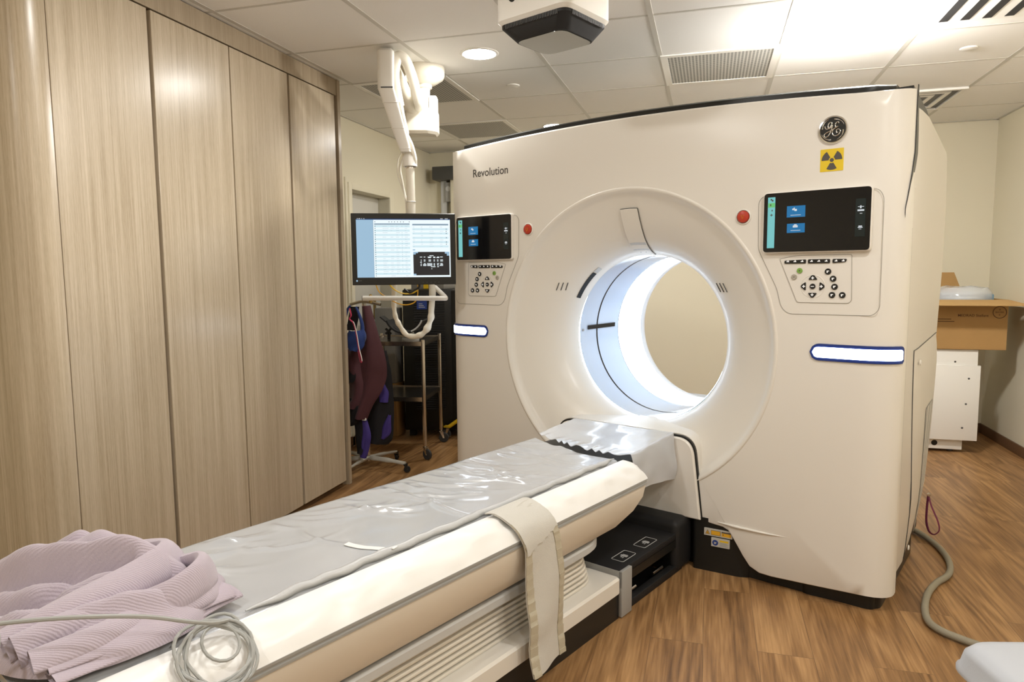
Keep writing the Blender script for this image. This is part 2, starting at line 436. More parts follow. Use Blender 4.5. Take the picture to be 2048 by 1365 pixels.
def put_text(mb, body, x, y, wid, hei, fn, m=None):
    V, F = text_faces(body, 1.0)
    x0 = min(v.x for v in V); x1 = max(v.x for v in V); y0 = min(v.y for v in V); y1 = max(v.y for v in V)
    mb.add([fn(x+(v.x-x0)/(x1-x0)*wid, y+(v.y-y0)/(y1-y0)*hei) for v in V], F, m)

# ------------------------------------------------------------------ room shell
XL, XR, YB, YF, ZC = -2.59, 2.10, 6.25, -1.7, 2.44
struct('floor', MB().box(XL-.3, XR+.2, YF-.2, YB+.2, -.1, 0), M['floor'])
struct('ceiling', MB().box(XL-.3, XR+.2, YF-.2, YB+.2, ZC, ZC+.1), M['ceil'])
struct('wall_right', MB().box(XR, XR+.15, YF, YB+.15, 0, ZC), M['wall'])
struct('wall_back', MB().box(XL-.15, XR, YB, YB+.15, 0, ZC), M['wall'])
struct('wall_front', MB().box(XL-.15, XR+.15, YF-.15, YF, 0, ZC), M['wall'])
DY0, DY1, DZ = 4.72, 5.36, 1.93            # door opening in the left wall
struct('wall_left', MB().box(XL-.15, XL, YF, DY0, 0, ZC).box(XL-.15, XL, DY1, YB, 0, ZC).box(XL-.15, XL, DY0, DY1, DZ, ZC), M['wall'])
d = MB().box(XL-.14, XL-.10, DY0, DY1, 0, DZ, bev=.003); door = struct('door_1', d, M['doorleaf'])
struct('door_frame', MB().box(XL-.15, XL+.012, DY0-.05, DY0, 0, DZ+.05, bev=.004).box(XL-.15, XL+.012, DY1, DY1+.07, 0, DZ+.05, bev=.004).box(XL-.15, XL+.012, DY0, DY1, DZ, DZ+.05, bev=.004), M['wall'], door)
h = MB().prism(rrect(5.22, 5.26, .93, 1.10, .012), XL-.10, XL-.094, 'x'); h.cyl((XL-.094, 5.24, 1.0), (XL-.055, 5.24, 1.0), .009); h.lathe([(0, .03), (.018, .026), (.024, .013), (.02, 0), (.009, -.006)], lambda a, b, c: (XL-.06+c, 5.24+a, 1.0+b), 18)
lab(h.build('door_handle', M['brass'], door), 'brass knob and keyhole plate')
struct('trim_1', MB().box(XL, XL+.012, 4.62, 4.645, 0, 2.01), M['wall'])
struct('baseboard_right', MB().box(XR-.012, XR, YF, YB, 0, .075, bev=.003), M['skirt'])
struct('baseboard_back', MB().box(XL, XR-.012, YB-.012, YB, 0, .075, bev=.003), M['skirt'])
struct('baseboard_left', MB().box(XL, XL+.012, 3.80, DY0-.05, 0, .075, bev=.003).box(XL, XL+.012, DY1+.07, YB-.012, 0, .075, bev=.003), M['skirt'])
# ceiling grid
GX = [-0.278+.606*k for k in range(-3, 5)]; GY = [3.265+.606*k for k in range(-9, 5)]
t = MB()
for x in GX:
    if XL < x < XR: t.box(x-.012, x+.012, YF, YB, ZC-.0015, ZC)
for y in GY:
    if YF < y < YB: t.box(XL, XR, y-.008, y+.008, ZC-.001, ZC)
for x in (XL, XR-.02): t.box(x, x+.02, YF, YB, ZC-.004, ZC)
t.box(XL, XR, YB-.02, YB, ZC-.004, ZC)
struct('trim_2', t, M['tbar'])

# ------------------------------------------------------------------ ceiling lights (the room's lamps)
def downlight(x, y, r, label, drop=.004, glow='lamp'):
    o = thing('ceiling_light', label, 'ceiling light', (x, y, ZC), 'own', 'round ceiling lights')
    MB().lathe([(r, -.0045), (r+.003, -.006), (r+.016, -.003), (r+.018, 0)], lambda a, b, c: (a, b, c), 40).build('trim_ring', M['white'], o)
    k = MB()
    if drop < .01: k.lathe([(0, -drop), (r, -drop)], lambda a, b, c: (a, b, c), 40)
    else: k.lathe([(0, -drop), (r-.012, -drop), (r-.003, -drop+.006), (r, -drop+.016), (r, -.004)], lambda a, b, c: (a, b, c), 40)
    lab(k.build('diffuser', M[glow], o), 'glowing opal disc')
    return o
downlight(-1.18, 3.55, .085, 'round glowing downlight in the ceiling beside the monitor arm mount')
downlight(-1.19, 5.43, .085, 'round glowing downlight showing just above the black top edge of the scanner')
downlight(.64, 3.58, .11, 'large blazing round light in the ceiling at the upper right', .11, 'lampbig')
for x, y in ((-1.18, 1.75), (.64, 1.75), (-1.18, -.1), (.64, -.1), (1.6, .8)):
    downlight(x, y, .085, 'round ceiling downlight behind the camera, outside the picture')

# ------------------------------------------------------------------ ceiling fittings
def grille(x0, y0, label):
    o = thing('air_vent', label, 'air vent', (x0+.303, y0+.303, ZC), 'own', 'perforated ceiling vents')
    f = MB(); e = .303; g = .268
    f.box(-e, e, -e, -g, -.006, 0).box(-e, e, g, e, -.006, 0).box(-e, -g, -g, g, -.006, 0).box(g, e, -g, g, -.006, 0)
    f.build('frame', M['white'], o)
    lab(MB().box(-g, g, -g, g, -.004, -.0005).build('perforated_panel', M['perf'], o), 'grey perforated panel')
grille(-2.096, 3.871, 'square perforated ceiling vent behind the monitor arm')
grille(-2.096, 5.083, 'square perforated ceiling vent farthest back, left of the scanner top')
grille(-.278, 3.871, 'pale perforated ceiling vent above the middle of the scanner')
def slot_vent():
    o = thing('slot_vent', 'white slotted air outlet at the top right corner of the ceiling', 'air vent', (1.30, 3.3, ZC), 'own')
    b = MB().box(-.37, .30, -.45, .47, -.004, 0)
    b.build('frame', M['white'], o)
    for i in range(7):
        x = -.31+i*.088
        MB().box(x, x+.038, -.42, .44-.0*i, -.0055, -.0042).build('slot', M['blackm'], o)
slot_vent()
o = thing('square_vent', 'square ceiling air outlet behind the right shoulder of the scanner', 'air vent', (1.237, 5.386, ZC), 'own')
for i, r in enumerate((.30, .225, .15, .075)):
    q = MB(); e = .028
    q.box(-r, r, -r, -r+e, -.014+.002*i, 0).box(-r, r, r-e, r, -.014+.002*i, 0).box(-r, -r+e, -r+e, r-e, -.014+.002*i, 0).box(r-e, r, -r+e, r-e, -.014+.002*i, 0)
    q.build('louvre', M['white'], o)
MB().box(-.272, .272, -.272, .272, -.002, -.0005).build('dark_backing', M['dgrey'], o)
for x, y, l in ((-1.181, 4.199, 'small round white ceiling cap between the two downlights'), (1.266, 4.225, 'small round white ceiling cap near the right edge, below the slotted outlet')):
    k = MB(); k.lathe([(0, -.008), (.030, -.008), (.040, -.005), (.042, 0)], lambda a, b, c: (a, b, c), 28)
    single(k, 'sprinkler_cap', M['white'], l, 'ceiling cap', (x, y, ZC), 'own', 'round ceiling caps')

# positioning camera hung from the ceiling
o = thing('ceiling_camera', 'white ceiling camera with a black underside hanging over the table', 'camera', (-.575, 2.60, 0), 'own', rz=math.radians(-24))
W, D = .165, .145
body = MB().prism(rrect(-W, W, -D, D, .045, 6), 2.205, ZC, 'z', bev=.012); body.build('housing', M['white'], o)
b = MB(); P0 = rrect(-W+.012, W-.012, -D+.012, D-.012, .04, 6); P1 = rrect(-W+.05, W-.05, -D+.045, D-.03, .05, 6)
n = len(P0); b.add([(a, c, 2.207) for a, c in P0]+[(a, c, 2.195) for a, c in P0]+[(a*1.0, c, 2.150) for a, c in P1],
    [(r*n+i, r*n+(i+1) % n, (r+1)*n+(i+1) % n, (r+1)*n+i) for r in (0, 1) for i in range(n)]+[[2*n+i for i in range(n)]])
b.build('lower_cover', M['blackm'], o)
MB().prism(rrect(-W+.056, W-.056, -D+.051, D-.036, .045, 6), 2.1475, 2.1498, 'z').build('sensor_window', M['mirror'], o)
v = MB()
for i in range(34):
    x = -W+.05+i*(2*W-.1)/33; v.box(x-.0016, x+.0016, -D+.010, -D+.0135, 2.188, 2.204)
v.build('vent_ribs', M['dgrey'], o); v = MB()
for i in range(28):
    y = -D+.05+i*(2*D-.1)/27; v.box(W-.0135, W-.010, y-.0016, y+.0016, 2.188, 2.204)
v.build('vent_ribs', M['dgrey'], o)
k = MB().lathe([(.010, -.003), (.014, -.006), (.016, 0)], lambda a, b_, c: (-.075+a, -D+c, 2.285+b_), 20); k.lathe([(0, -.004), (.010, -.003)], lambda a, b_, c: (-.075+a, -D+c, 2.285+b_), 20, M['black'])
k.build('screw_socket', M['dgrey'], o)

# ------------------------------------------------------------------ fitted cabinets along the left wall
XF = -2.13
def carcass(o, y0, y1):
    MB().box(-2.57, XF-.024, y0, y1, .035, 2.340).build('carcass', M['gap'], o)
    MB().box(-2.57, XF-.06, y0, y1, 0, .035).build('plinth', M['lamtrim'], o)
def cdoor(o, y0, y1, z0=.035, z1=2.338): MB().box(XF-.022, XF, y0, y1, z0, z1, bev=.0015, seg=1).build('door', M['lam'], o)
o = thing('tall_cabinet', 'tall wood-grain cabinet with a rounded end, nearest the camera', 'cabinet', (-2.35, 2.0, 0), 'room', 'row of tall cabinets')
carcass(o, 1.80, 2.318); cdoor(o, 1.873, 2.311)
pl = [(XF, 1.869)]+[(XF-.12+.12*math.cos(a), 1.869-.12*math.sin(a)) for a in [PI/2*i/12 for i in range(1, 13)]]+[(-2.57, 1.749), (-2.57, 1.80), (-2.27, 1.80), (XF-.022, 1.869)]
MB().prism(pl, 0, 2.338, 'z').build('rounded_end_panel', M['lam'], o)
o = thing('tall_cabinet', 'tall double-door wood-grain cabinet in the middle of the row', 'cabinet', (-2.35, 2.79, 0), 'room', 'row of tall cabinets')
carcass(o, 2.319, 3.246); cdoor(o, 2.331, 2.790); cdoor(o, 2.797, 3.247)
o = thing('tall_cabinet', 'tall single-door wood-grain cabinet at the far end of the row', 'cabinet', (-2.35, 3.48, 0), 'room', 'row of tall cabinets')
carcass(o, 3.247, 3.745); cdoor(o, 3.264, 3.716)
MB().box(-2.57, XF+.004, 3.746, 3.778, 0, ZC-.004, bev=.0015, seg=1).build('end_panel', M['lamtrim'], o)
single(MB().box(-2.57, XF-.002, 1.70, 3.745, 2.345, ZC-.004, bev=.0015, seg=1), 'fascia_board', M['lamtrim'], 'darker wood-grain fascia board running above the cabinet doors to the ceiling', 'fascia', (-2.35, 2.7, 2.345))

# ------------------------------------------------------------------ the scanner gantry
G = thing('ct_scanner', 'large white ring-shaped CT scanner with lit bore and two screens', 'CT scanner', (0, .45, 0), 'gantry')
CZ, RR = .980, .70
EU, SU, SV = .99, .14, .095
def ztop(u): return 1.978-.040*u*u-.014*u
def front_bottom():
    half = [(.0, .222), (.39, .222), (.49, .215), (.515, .205), (.545, .165), (.58, .110), (.61, .072), (.65, .054), (.70, .052), (.85, .060), (EU, .070)]
    return [(-a, b) for a, b in half[::-1]]+half[1:]
out = []
bt = front_bottom(); out += bt
for i in range(1, 40): out.append((EU, bt[-1][1]+(ztop(EU)-bt[-1][1])*i/40))
for i in range(0, 49): u = EU-2*EU*i/48; out.append((u, ztop(u)))
for i in range(1, 40): out.append((-EU, ztop(-EU)+(bt[0][1]-ztop(-EU))*i/40))
n = len(out)
def is_side(p): return abs(abs(p[0])-EU) < 1e-6
bm_ = MB(); vs_ = []; fs = []
for u, z in out:
    a = math.atan2(z-CZ, u); vs_.append((RR*math.cos(a), 0, CZ+RR*math.sin(a)))
for k in (.5, 1.0):
    for i, (u, z) in enumerate(out):
        q = vs_[i]; vs_.append((q[0]+(u-q[0])*k, 0, q[2]+(z-q[2])*k))
K = 7
for k in range(1, K+1):
    a = PI/2*k/K; sa, ca = math.sin(a), 1-math.cos(a)
    for u, z in out:
        du = dz = 0; v = .025*ca
        if is_side((u, z)): du = math.copysign(SU*sa, u); v = SV*ca
        if z > 1.9 and (not is_side((u, z)) or abs(z-ztop(u)) < 1e-6): dz = .012*sa
        elif z < .24 and (not is_side((u, z)) or z < .075): dz = -.008*sa
        vs_.append((u+du, v, z+dz))
for u, z in out:
    q = vs_[(K+2)*n+len(vs_)-(K+3)*n] if False else vs_[-n]
    vs_.append((q[0], .125, q[2]))
tot = len(vs_)//n
for r in range(tot-1):
    for i in range(n):
        j = (i+1) % n; fs.append((r*n+i, r*n+j, (r+1)*n+j, (r+1)*n+i))
bm_.add(vs_, fs, M['gwhite'])
front = bm_.build('front_cover', M['gwhite'], G, sharp=50)

def plan(s):
    """point on the front cover's plan line: s = distance from the centre along the surface"""
    a = abs(s)
    if a <= EU: return s, 0.0
    th = min(PI/2, (a-EU)/.12); return math.copysign(EU+SU*math.sin(th), s), SV*(1-math.cos(th))

gfn = lambda a, b, c: (a, c, CZ+b)
dish_prof = [(.702, .004), (.700, -.002), (.694, -.004), (.686, -.001), (.676, .010), (.666, .021), (.655, .028), (.62, .042), (.57, .064), (.52, .090), (.48, .116), (.45, .144), (.427, .174), (.412, .205), (.4035, .235), (.402, .247)]
dprof = []
for i in range(len(dish_prof)-1):
    a, b = dish_prof[i], dish_prof[i+1]; dprof += [a, ((a[0]+b[0])/2, (a[1]+b[1])/2)]
dprof.append(dish_prof[-1])
def dish_v(r):
    for (r1, v1), (r2, v2) in zip(dish_prof, dish_prof[1:]):
        if r2 <= r <= r1: return v1+(v2-v1)*(r1-r)/(r1-r2)
    return .247
BZ = .985
MB().lathe(dish_prof, gfn, 128).build('dish', M['gdish'], G, sharp=60)
bfn = lambda a, b, c: (a, c, BZ-.001+b)
lab(MB().lathe([(.400, .244), (.3995, .405)], bfn, 96).build('bore_liner', M['liner'], G), 'pale blue shiny front half of the bore')
lab(MB().lathe([(.3995, .411), (.399, .63)], bfn, 96).build('bore_liner', M['liner'], G), 'pale blue shiny middle of the bore')
lab(MB().lathe([(.3985, .4020), (.3985, .4135)], bfn, 96).build('scan_line', M['black'], G), 'thin black line around the bore')
lab(MB().lathe([(.397, .628), (.397, .632)], bfn, 96).build('liner_seam', M['lgrey'], G), 'fine grey seam')
lab(MB().lathe([(.398, .633), (.398, .655)], bfn, 96).build('light_ring', M['ledring'], G), 'glowing light ring inside the bore')
lab(MB().lathe([(.399, .656), (.400, .90)], bfn, 96).build('light_diffuser', M['ledwall'], G), 'glowing white rear part of the bore')
lab(MB().lathe([(.400, .902), (.400, .93), (.408, .96), (.45, 1.03), (.53, 1.06), (.60, 1.065)], bfn, 96).build('rear_funnel', M['linerB'], G), 'white funnel at the back of the bore')
lab(MB().lathe([(.4022, .2395), (.4005, .2435)], bfn, 96).build('light_ring', M['ledring'], G), 'thin glowing ring at the mouth of the bore')

# black core, rear and side covers
core = MB(); core.prism(rrect(-1.08, 1.08, .128, .93, .05), .09, .30, 'z'); core.build('base_core', M['black'], G)
cm = MB()
for (u0, u1, z0, z1) in ((-1.07, -.73, .30, 1.90), (.73, 1.07, .30, 1.90), (-.73, .73, 1.70, 1.90), (-.73, .73, .30, .42)): cm.box(u0, u1, .13, .90, z0, z1)
cm.build('inner_frame', M['black'], G)
def rear(u0, u1, z0, z1): return (u0, u1, .93, 1.0, z0, z1)
rb = MB(); pts = rrect(-1.00, 1.00, .12, 1.87, .08); n = len(pts); vs_ = []; fs = []
RP = []
for a, c in pts:
    ang = math.atan2(c-BZ, a); RP.append((.60*math.cos(ang), BZ+.60*math.sin(ang)))
vs_ = [(a, 1.065, c) for a, c in RP]+[(a, 1.065, c) for a, c in pts]+[(a*1.02, 1.02, c) for a, c in pts]+[(a*1.01, .80, c) for a, c in pts]
for r in range(3):
    for i in range(n): fs.append((r*n+i, r*n+(i+1) % n, (r+1)*n+(i+1) % n, (r+1)*n+i))
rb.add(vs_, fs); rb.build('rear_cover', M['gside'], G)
SZ = [(.085, 1.055, .84), (.13, 1.065, .90), (.30, 1.082, 1.00), (.60, 1.092, 1.07), (.98, 1.100, 1.11), (1.3, 1.106, 1.15), (1.6, 1.106, 1.175), (1.84, 1.100, 1.16), (1.90, 1.098, 1.14)]
def side_lim(z):
    for (z1, u1, v1), (z2, u2, v2) in zip(SZ, SZ[1:]):
        if z <= z2: t = max(0, (z-z1)/(z2-z1)); return u1+(u2-u1)*t, v1+(v2-v1)*t
    return SZ[-1][1:]
def side_u(v, z):
    """plan of the side cover: flat to the crease, then drawn in towards the back and rounded"""
    ue, ve = side_lim(z); low = max(0, (.35-z)/.30)
    if v < .36: return 1.130-.022*low
    t = min(1, (v-.36)/(ve-.36)); return 1.130-.022*low+(ue-1.130+.022*low)*t - .09*max(0, (t-.88)/.12)**2
def side_cover(sg):
    mb = MB(); zs = [.085, .10, .13, .22, .30, .45, .60, .80, .98, 1.15, 1.3, 1.45, 1.6, 1.72, 1.82, 1.885, 1.897]; rows = []
    NV = 24
    for z in zs:
        ve = side_lim(z)[1]; row = []
        ins = 0 if .09 < z < 1.89 else .012
        vl = [.127, .14, .17, .22, .28, .345, .36, .375]; vl += [.375+(ve-.375)*(k+1)/(NV-7) for k in range(NV-7)]
        hi = max(0, min(1, (z-1.45)/.30))
        for v in vl:
            u = side_u(v, z)-ins-.030*hi*max(0, 1-(v-.127)/.05)
            drop = 0
            if z > 1.88: drop = .05*max(0, (v-.36)/.8)
            row.append((sg*u, v+.006*hi*(v < .2), z-drop))
        rows.append(row)
    mb.grid(lambda i, j: rows[round(i*(len(zs)-1))][round(j*NV)], len(zs)-1, NV)
    top = rows[-1]; mb.add(top+[(sg*.98, p[1], p[2]) for p in top], [(k, k+1, NV+2+k, NV+1+k) for k in range(NV)])
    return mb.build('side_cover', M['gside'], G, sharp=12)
side_cover(1); side_cover(-1)
def groove_shade_pt(sg, i, j):
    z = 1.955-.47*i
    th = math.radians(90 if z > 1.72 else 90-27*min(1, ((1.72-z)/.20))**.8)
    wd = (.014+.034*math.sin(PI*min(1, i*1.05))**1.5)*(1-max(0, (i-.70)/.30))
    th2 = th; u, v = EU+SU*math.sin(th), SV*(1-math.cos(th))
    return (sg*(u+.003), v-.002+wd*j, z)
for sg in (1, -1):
    k = MB(); k.sheet(lambda i, j: groove_shade_pt(sg, i, j), 30, 2, .002*sg); lab(k.build('shoulder_groove_shade', M['black'], G), 'black tapering strip as the shade of the shoulder groove')  # black strip laid on the cover for the shade in the groove
for sg in (-1, 1):
    k = MB(); k.add([(sg*a, v, z) for a in (.90, 1.112) for v, z in ((.13, 1.87), (.13, 1.962), (.42, 1.922), (.62, 1.87))], [(0, 1, 2, 3), (7, 6, 5, 4), (0, 4, 5, 1), (1, 5, 6, 2), (2, 6, 7, 3), (3, 7, 4, 0)])
    k.build('shoulder_core', M['black'], G)
# lower service panel on the right side
pn = MB(); NVp, NZp = 14, 16
def panel_pt(i, j):
    z = .085+i*(.985-.085); v0 = .27+.17*max(0, (.98-z)/.9)**1.4; v1 = side_lim(z)[1]-.06
    v = v0+(v1-v0)*j
    e = .012*min(1, 5*j)*min(1, 10*min(i, 1-i))
    return (side_u(v, z)+.001+e, v, z+.02*j if i > .9 else z)
pn.grid(panel_pt, NZp, NVp); sp_ = pn.build('service_panel', M['gside'], G, sharp=60)
k = MB(); k.tube([panel_pt(i/16, 0) for i in range(17)]+[panel_pt(1, j/14) for j in range(1, 15)], .0022, 6); k.build('panel_gap', M['dgrey'], sp_)
ms = MB()
def mesh_pt(i, j):
    z = .14+i*(.70-.14); v0 = .62+.02*i; v1 = side_lim(z)[1]-.16
    v = v0+(v1-v0)*j; return (side_u(v, z)+.0150, v, z)
ms.grid(mesh_pt, 8, 6); lab(ms.build('mesh_strip', M['perfm'], sp_), 'light perforated air strip')
for v, z in ((.36, .93), (.47, .125)):
    MB().lathe([(0, .004), (.009, .004), (.012, 0)], lambda a, b, c: (side_u(v, z)+.011+c, v+a, z+b), 20).build('screw_cap', M['white'], sp_)
# black top strip
tp = MB(); N_ = 40; vs_ = []; fs = []
for i in range(N_+1):
    u = -1.065+2.13*i/N_; zb = ztop(max(-EU, min(EU, u)))+.004
    e = min(1, max(.0, (u+1.065)/.05)); v0 = .030+.04*(1-e); v0 += .05*max(0, (u-.98)/.085)**2+.05*max(0, (-u-.99)/.075)**2
    vs_ += [(u, v0, zb), (u, v0, zb+.028*math.sqrt(max(.15, e))), (u, v0+.010, zb+.035*math.sqrt(max(.15, e))), (u, .60, zb+.035), (u, .60, zb-.05), (u, v0+.06, zb-.05)]
for i in range(N_):
    for k in range(6): fs.append((i*6+k, (i+1)*6+k, (i+1)*6+(k+1) % 6, i*6+(k+1) % 6))
fs += [(0, 1, 2, 3, 4, 5), tuple(N_*6+k for k in range(6))]
tp.add(vs_, fs); tp.build('top_strip', M['black'], G, sharp=45)
# black base showing below the cover
bs = MB(); bs.prism(rpoly([(-1.075, .045), (1.075, .045), (1.075, .125), (-1.075, .125)], [.06, .06, .01, .01]), 0, .22, 'z')
bs.prism(rpoly([(.36, -.010), (.56, .02), (.60, .046), (.60, .124), (.36, .124)], .015), 0, .235, 'z')
bs.prism(rpoly([(-.36, -.010), (-.56, .02), (-.60, .046), (-.60, .124), (-.36, .124)], .015), 0, .235, 'z')
bs.prism(rpoly([(.80, .03), (1.09, .06), (1.08, .80), (.95, .86), (.80, .86)], .05), 0, .088, 'z')
bs.build('base_skirt', M['black'], G)
# crease in the cover above the base
lab(MB().tube([(.47, -.0015, .228), (.55, -.003, .2255), (.68, -.002, .226), (.76, .001, .229)], [.002, .006, .004, .0005], 8).build('crease', M['gwhite'], G), 'pointed crease above the black base')

# table shroud at the foot of the dish
sh = rpoly([(-.395, .222), (.395, .222), (.350, .575), (-.350, .575)], [.004, .004, .075, .075], 8)
MB().prism(sh, -.016, .25, 'y', bev=.006).build('table_shroud', M['gwhite'], G)
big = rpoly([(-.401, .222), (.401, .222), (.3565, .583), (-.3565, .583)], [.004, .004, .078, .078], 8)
lab(MB().prism(big, -.0035, .010, 'y').build('shroud_shadow', M['black'], G), 'black outline as the shadow around the table shroud')  # shadow between shroud and dish, put in as a thin black slab
MB().prism([(a, b+.004) for a, b in big], .010, .26, 'y').build('shroud_rear', M['gdish'], G)

# screens and control panels, mirrored about the bore
def line(mb, pts, v=-.0008, r=.0011, closed=True): mb.tube([(a, v, b) for a, b in pts], r, 6, closed=closed)
def front_prism(mb, pts, d0, d1, bev=0, m=None): return mb.prism(pts, d0, d1, 'y', m, bev)
def bank(sg):
    fl = (lambda P: [(sg*a, b) for a, b in P])
    pan = fl(rpoly([(.609, 1.572), (.626, 1.593), (1.040, 1.590), (1.057, 1.560), (1.058, 1.158), (1.037, 1.133), (.735, 1.131), (.707, 1.157), (.689, 1.23), (.612, 1.384)], .02, 4))
    k = MB(); line(k, pan); k.build('panel_seam', M['seam'], G)
    x0, x1 = (.634, 1.024) if sg > 0 else (-1.030, -.640)
    sc = MB(); front_prism(sc, rrect(x0, x1, 1.368, 1.603, .016), -.020, .004, .004); scr = sc.build('touch_screen', M['gwhite'], G)
    lab(front_prism(MB(), rrect(x0+.004, x1-.004, 1.372, 1.599, .014), -.0215, -.0185).build('screen_glass', M['glass'], scr), 'dark glass of the screen')
    V = -.0220
    def disp(name, rects, label=None):
        d = MB()
        for a0, a1, b0, b1, m_, dv in rects: d.box(x0+a0, x0+a1, V-.0003-dv, V-dv, b0, b1, M[m_])
        o_ = d.build(name, None, scr)
        return lab(o_, label) if label else o_
    def icon(L_, m_='uiwhite', dv=.0004): return [(a, a+wd, b, b+ht, m_, dv) for a, b, wd, ht in L_]
    disp('side_bar', [(.019, .047, 1.388, 1.584, 'screenteal', 0), (.020, .0465, 1.545, 1.562, 'uigreen', .0004)]+icon([(.029, 1.572, .006, .006), (.034, 1.568, .006, .006), (.028, 1.550, .004, .008), (.034, 1.530, .004, .006), (.029, 1.514, .010, .003), (.0325, 1.511, .003, .009)], 'tprint', .0008), 'pale teal bar of icons')
    disp('upper_tile', [(.092, .160, 1.503, 1.546, 'screenblue', 0)]+icon([(.112, 1.530, .008, .006), (.120, 1.526, .009, .008), (.117, 1.535, .005, .004), (.106, 1.510, .038, .0018)]), 'bright blue tile')
    disp('lower_tile', [(.094, .160, 1.444, 1.479, 'screenblue', 0)]+icon([(.116, 1.464, .018, .008), (.120, 1.470, .010, .006), (.108, 1.452, .036, .0018)]), 'blue tile')
    disp('status_panel', [(.335, .369, 1.421, 1.557, 'uidark', 0)]+icon([(.343, 1.527, .020, .002), (.350, 1.522, .005, .010), (.342, 1.512, .022, .006), (.350, 1.503, .008, .002), (.345, 1.452, .016, .003), (.347, 1.456, .012, .004), (.348, 1.447, .009, .0015)]))
    kp = fl(rpoly([(.698, 1.345), (.755, 1.357), (.958, 1.357), (.963, 1.186), (.952, 1.177), (.768, 1.177)], [.006, .02, .006, .01, .006, .01], 4))
    kb = MB(); front_prism(kb, kp, -.0015, .002); pad = kb.build('keypad', M['gwhite'], G)
    k = MB(); line(k, kp, -.0018, .0009); k.build('keypad_seam', M['seam'], pad)
    MB().lathe([(.041, -.0018), (.043, -.0026), (.045, -.0016)], lambda a, b, c: (sg*.8245+a, c, 1.239+b), 40).build('dial_ring', M['gdish'], pad)
    def btn(pts, mname, marks, name='button'):
        b = MB(); front_prism(b, fl(pts), -.0065, -.001, .0015, M[mname])
        for (a, c, wd, ht) in marks: b.box(sg*a-wd/2, sg*a+wd/2, -.0069, -.0066, c-ht/2, c+ht/2, M['mark'] if mname == 'black' else M['tprint'])
        return b.build(name, M[mname], pad)
    for (a0, a1, sl) in ((.717, .797, 1), (.805, .884, 0), (.893, .943, -1)):
        P = [(a0, 1.3265), (a1, 1.3265), (a1, 1.342), (a0, 1.342)]
        if sl == 1: P[3] = (a0, 1.338)
        if sl == -1: P[2] = (a1, 1.341); P[1] = (a1-.004, 1.330)
        nn = 3 if a1-a0 > .06 else 2
        btn(rpoly(P, .004), 'black', [m_ for i in range(nn) for m_ in (((a0+(a1-a0)*(i+.5)/nn), 1.334, .010, .003), ((a0+(a1-a0)*(i+.5)/nn)+.001, 1.336, .004, .006))], 'bar_button')
    lab(btn(circ(.775, 1.299, .0105, 16), 'green', [(.775, 1.299, .006, .002), (.775, 1.299, .002, .008)]), 'green button')
    lab(btn(circ(.755, 1.275, .0105, 16), 'btngrey', [(.755, 1.275, .007, .002)]), 'grey button')
    for (a, b) in ((.878, 1.295), (.897, 1.268), (.903, 1.238), (.895, 1.207), (.931, 1.207)):
        btn(circ(a, b, .0115, 18), 'black', [(a, b+.002, .009, .003), (a-.002, b-.002, .004, .006)])
    btn(circ(.8245, 1.239, .0105, 18), 'black', [(.8245, 1.239, .012, .0025)])
    for ang in (0, 90, 180, 270):
        ca, sa = math.cos(math.radians(ang)), math.sin(math.radians(ang))
        P = [(-.0175, -.006), (.0175, -.006), (.004, .012), (-.004, .012)]
        T = [(.8245+(y+.031)*ca-x*sa, 1.239+(y+.031)*sa+x*ca) for x, y in P]
        cx, cz = .8245+.032*ca, 1.239+.032*sa
        btn(rpoly(T, .006), 'black', [(cx, cz, .011, .003), (cx, cz, .003, .011)])
    # emergency stop
    eb = MB(); eb.lathe([(.031, .0), (.031, -.004), (.027, -.006)], lambda a, b, c: (sg*.549+a, c, 1.517+b), 36); ebo = eb.build('emergency_button', M['gwhite'], G)
    r_ = MB().lathe([(0, -.013), (.016, -.013), (.022, -.011), (.0245, -.006), (.0245, -.002)], lambda a, b, c: (sg*.549+a, c, 1.517+b), 36, M['red'])
    r_.tube([(sg*.549+.009*math.cos(a), -.0135, 1.516+.009*math.sin(a)) for a in (PI*.25, PI*.75, PI*1.5)], .0009, 6, M['orange'], closed=True)
    lab(r_.build('red_cap', M['red'], ebo), 'red push cap')
    # blue-rimmed light bar wrapping the corner
    bz = 988e-3
    def bar(s0, s1, hh, off, m, name, par):
        mb = MB(); K_ = 40; T = []
        for i in range(K_+1):
            s = s0+(s1-s0)*i/K_; dd = s-s0
            hz = hh*math.sqrt(max(0, 1-((hh-dd)/hh)**2)) if dd < hh else hh
            de = s1-s
            if de < .012: hz = min(hz, hh*(.72+.28*math.sqrt(max(0, 1-((.012-de)/.012)**2))))
            T.append((s, max(hz, .0006)))
        def f(i, j):
            s, hz = T[round(i*K_)]; u, v = plan(sg*s); u2, v2 = plan(sg*(s+.001))
            nx, ny = -(v2-v), (u2-u); l = math.hypot(nx, ny); nx, ny = (nx/l*sg, ny/l*sg)
            e = off if abs(j-.5) < .45 else -.003
            z = {0: -1, .25: -.93, .5: 0, .75: .93, 1: 1}[j]
            e = -.004 if j in (0, 1) else off
            return (u-nx*e, v-ny*e, bz+hz*z)
        mb.grid(f, K_, 4); return mb.build(name, m, par)
    bez = bar(.822, 1.150, .034, .006, M['navy'], 'light_bezel', G)
    lab(bar(.832, 1.139, .0215, .0085, M['led'], 'light_bar', bez), 'glowing white light bar')
bank(1); bank(-1)

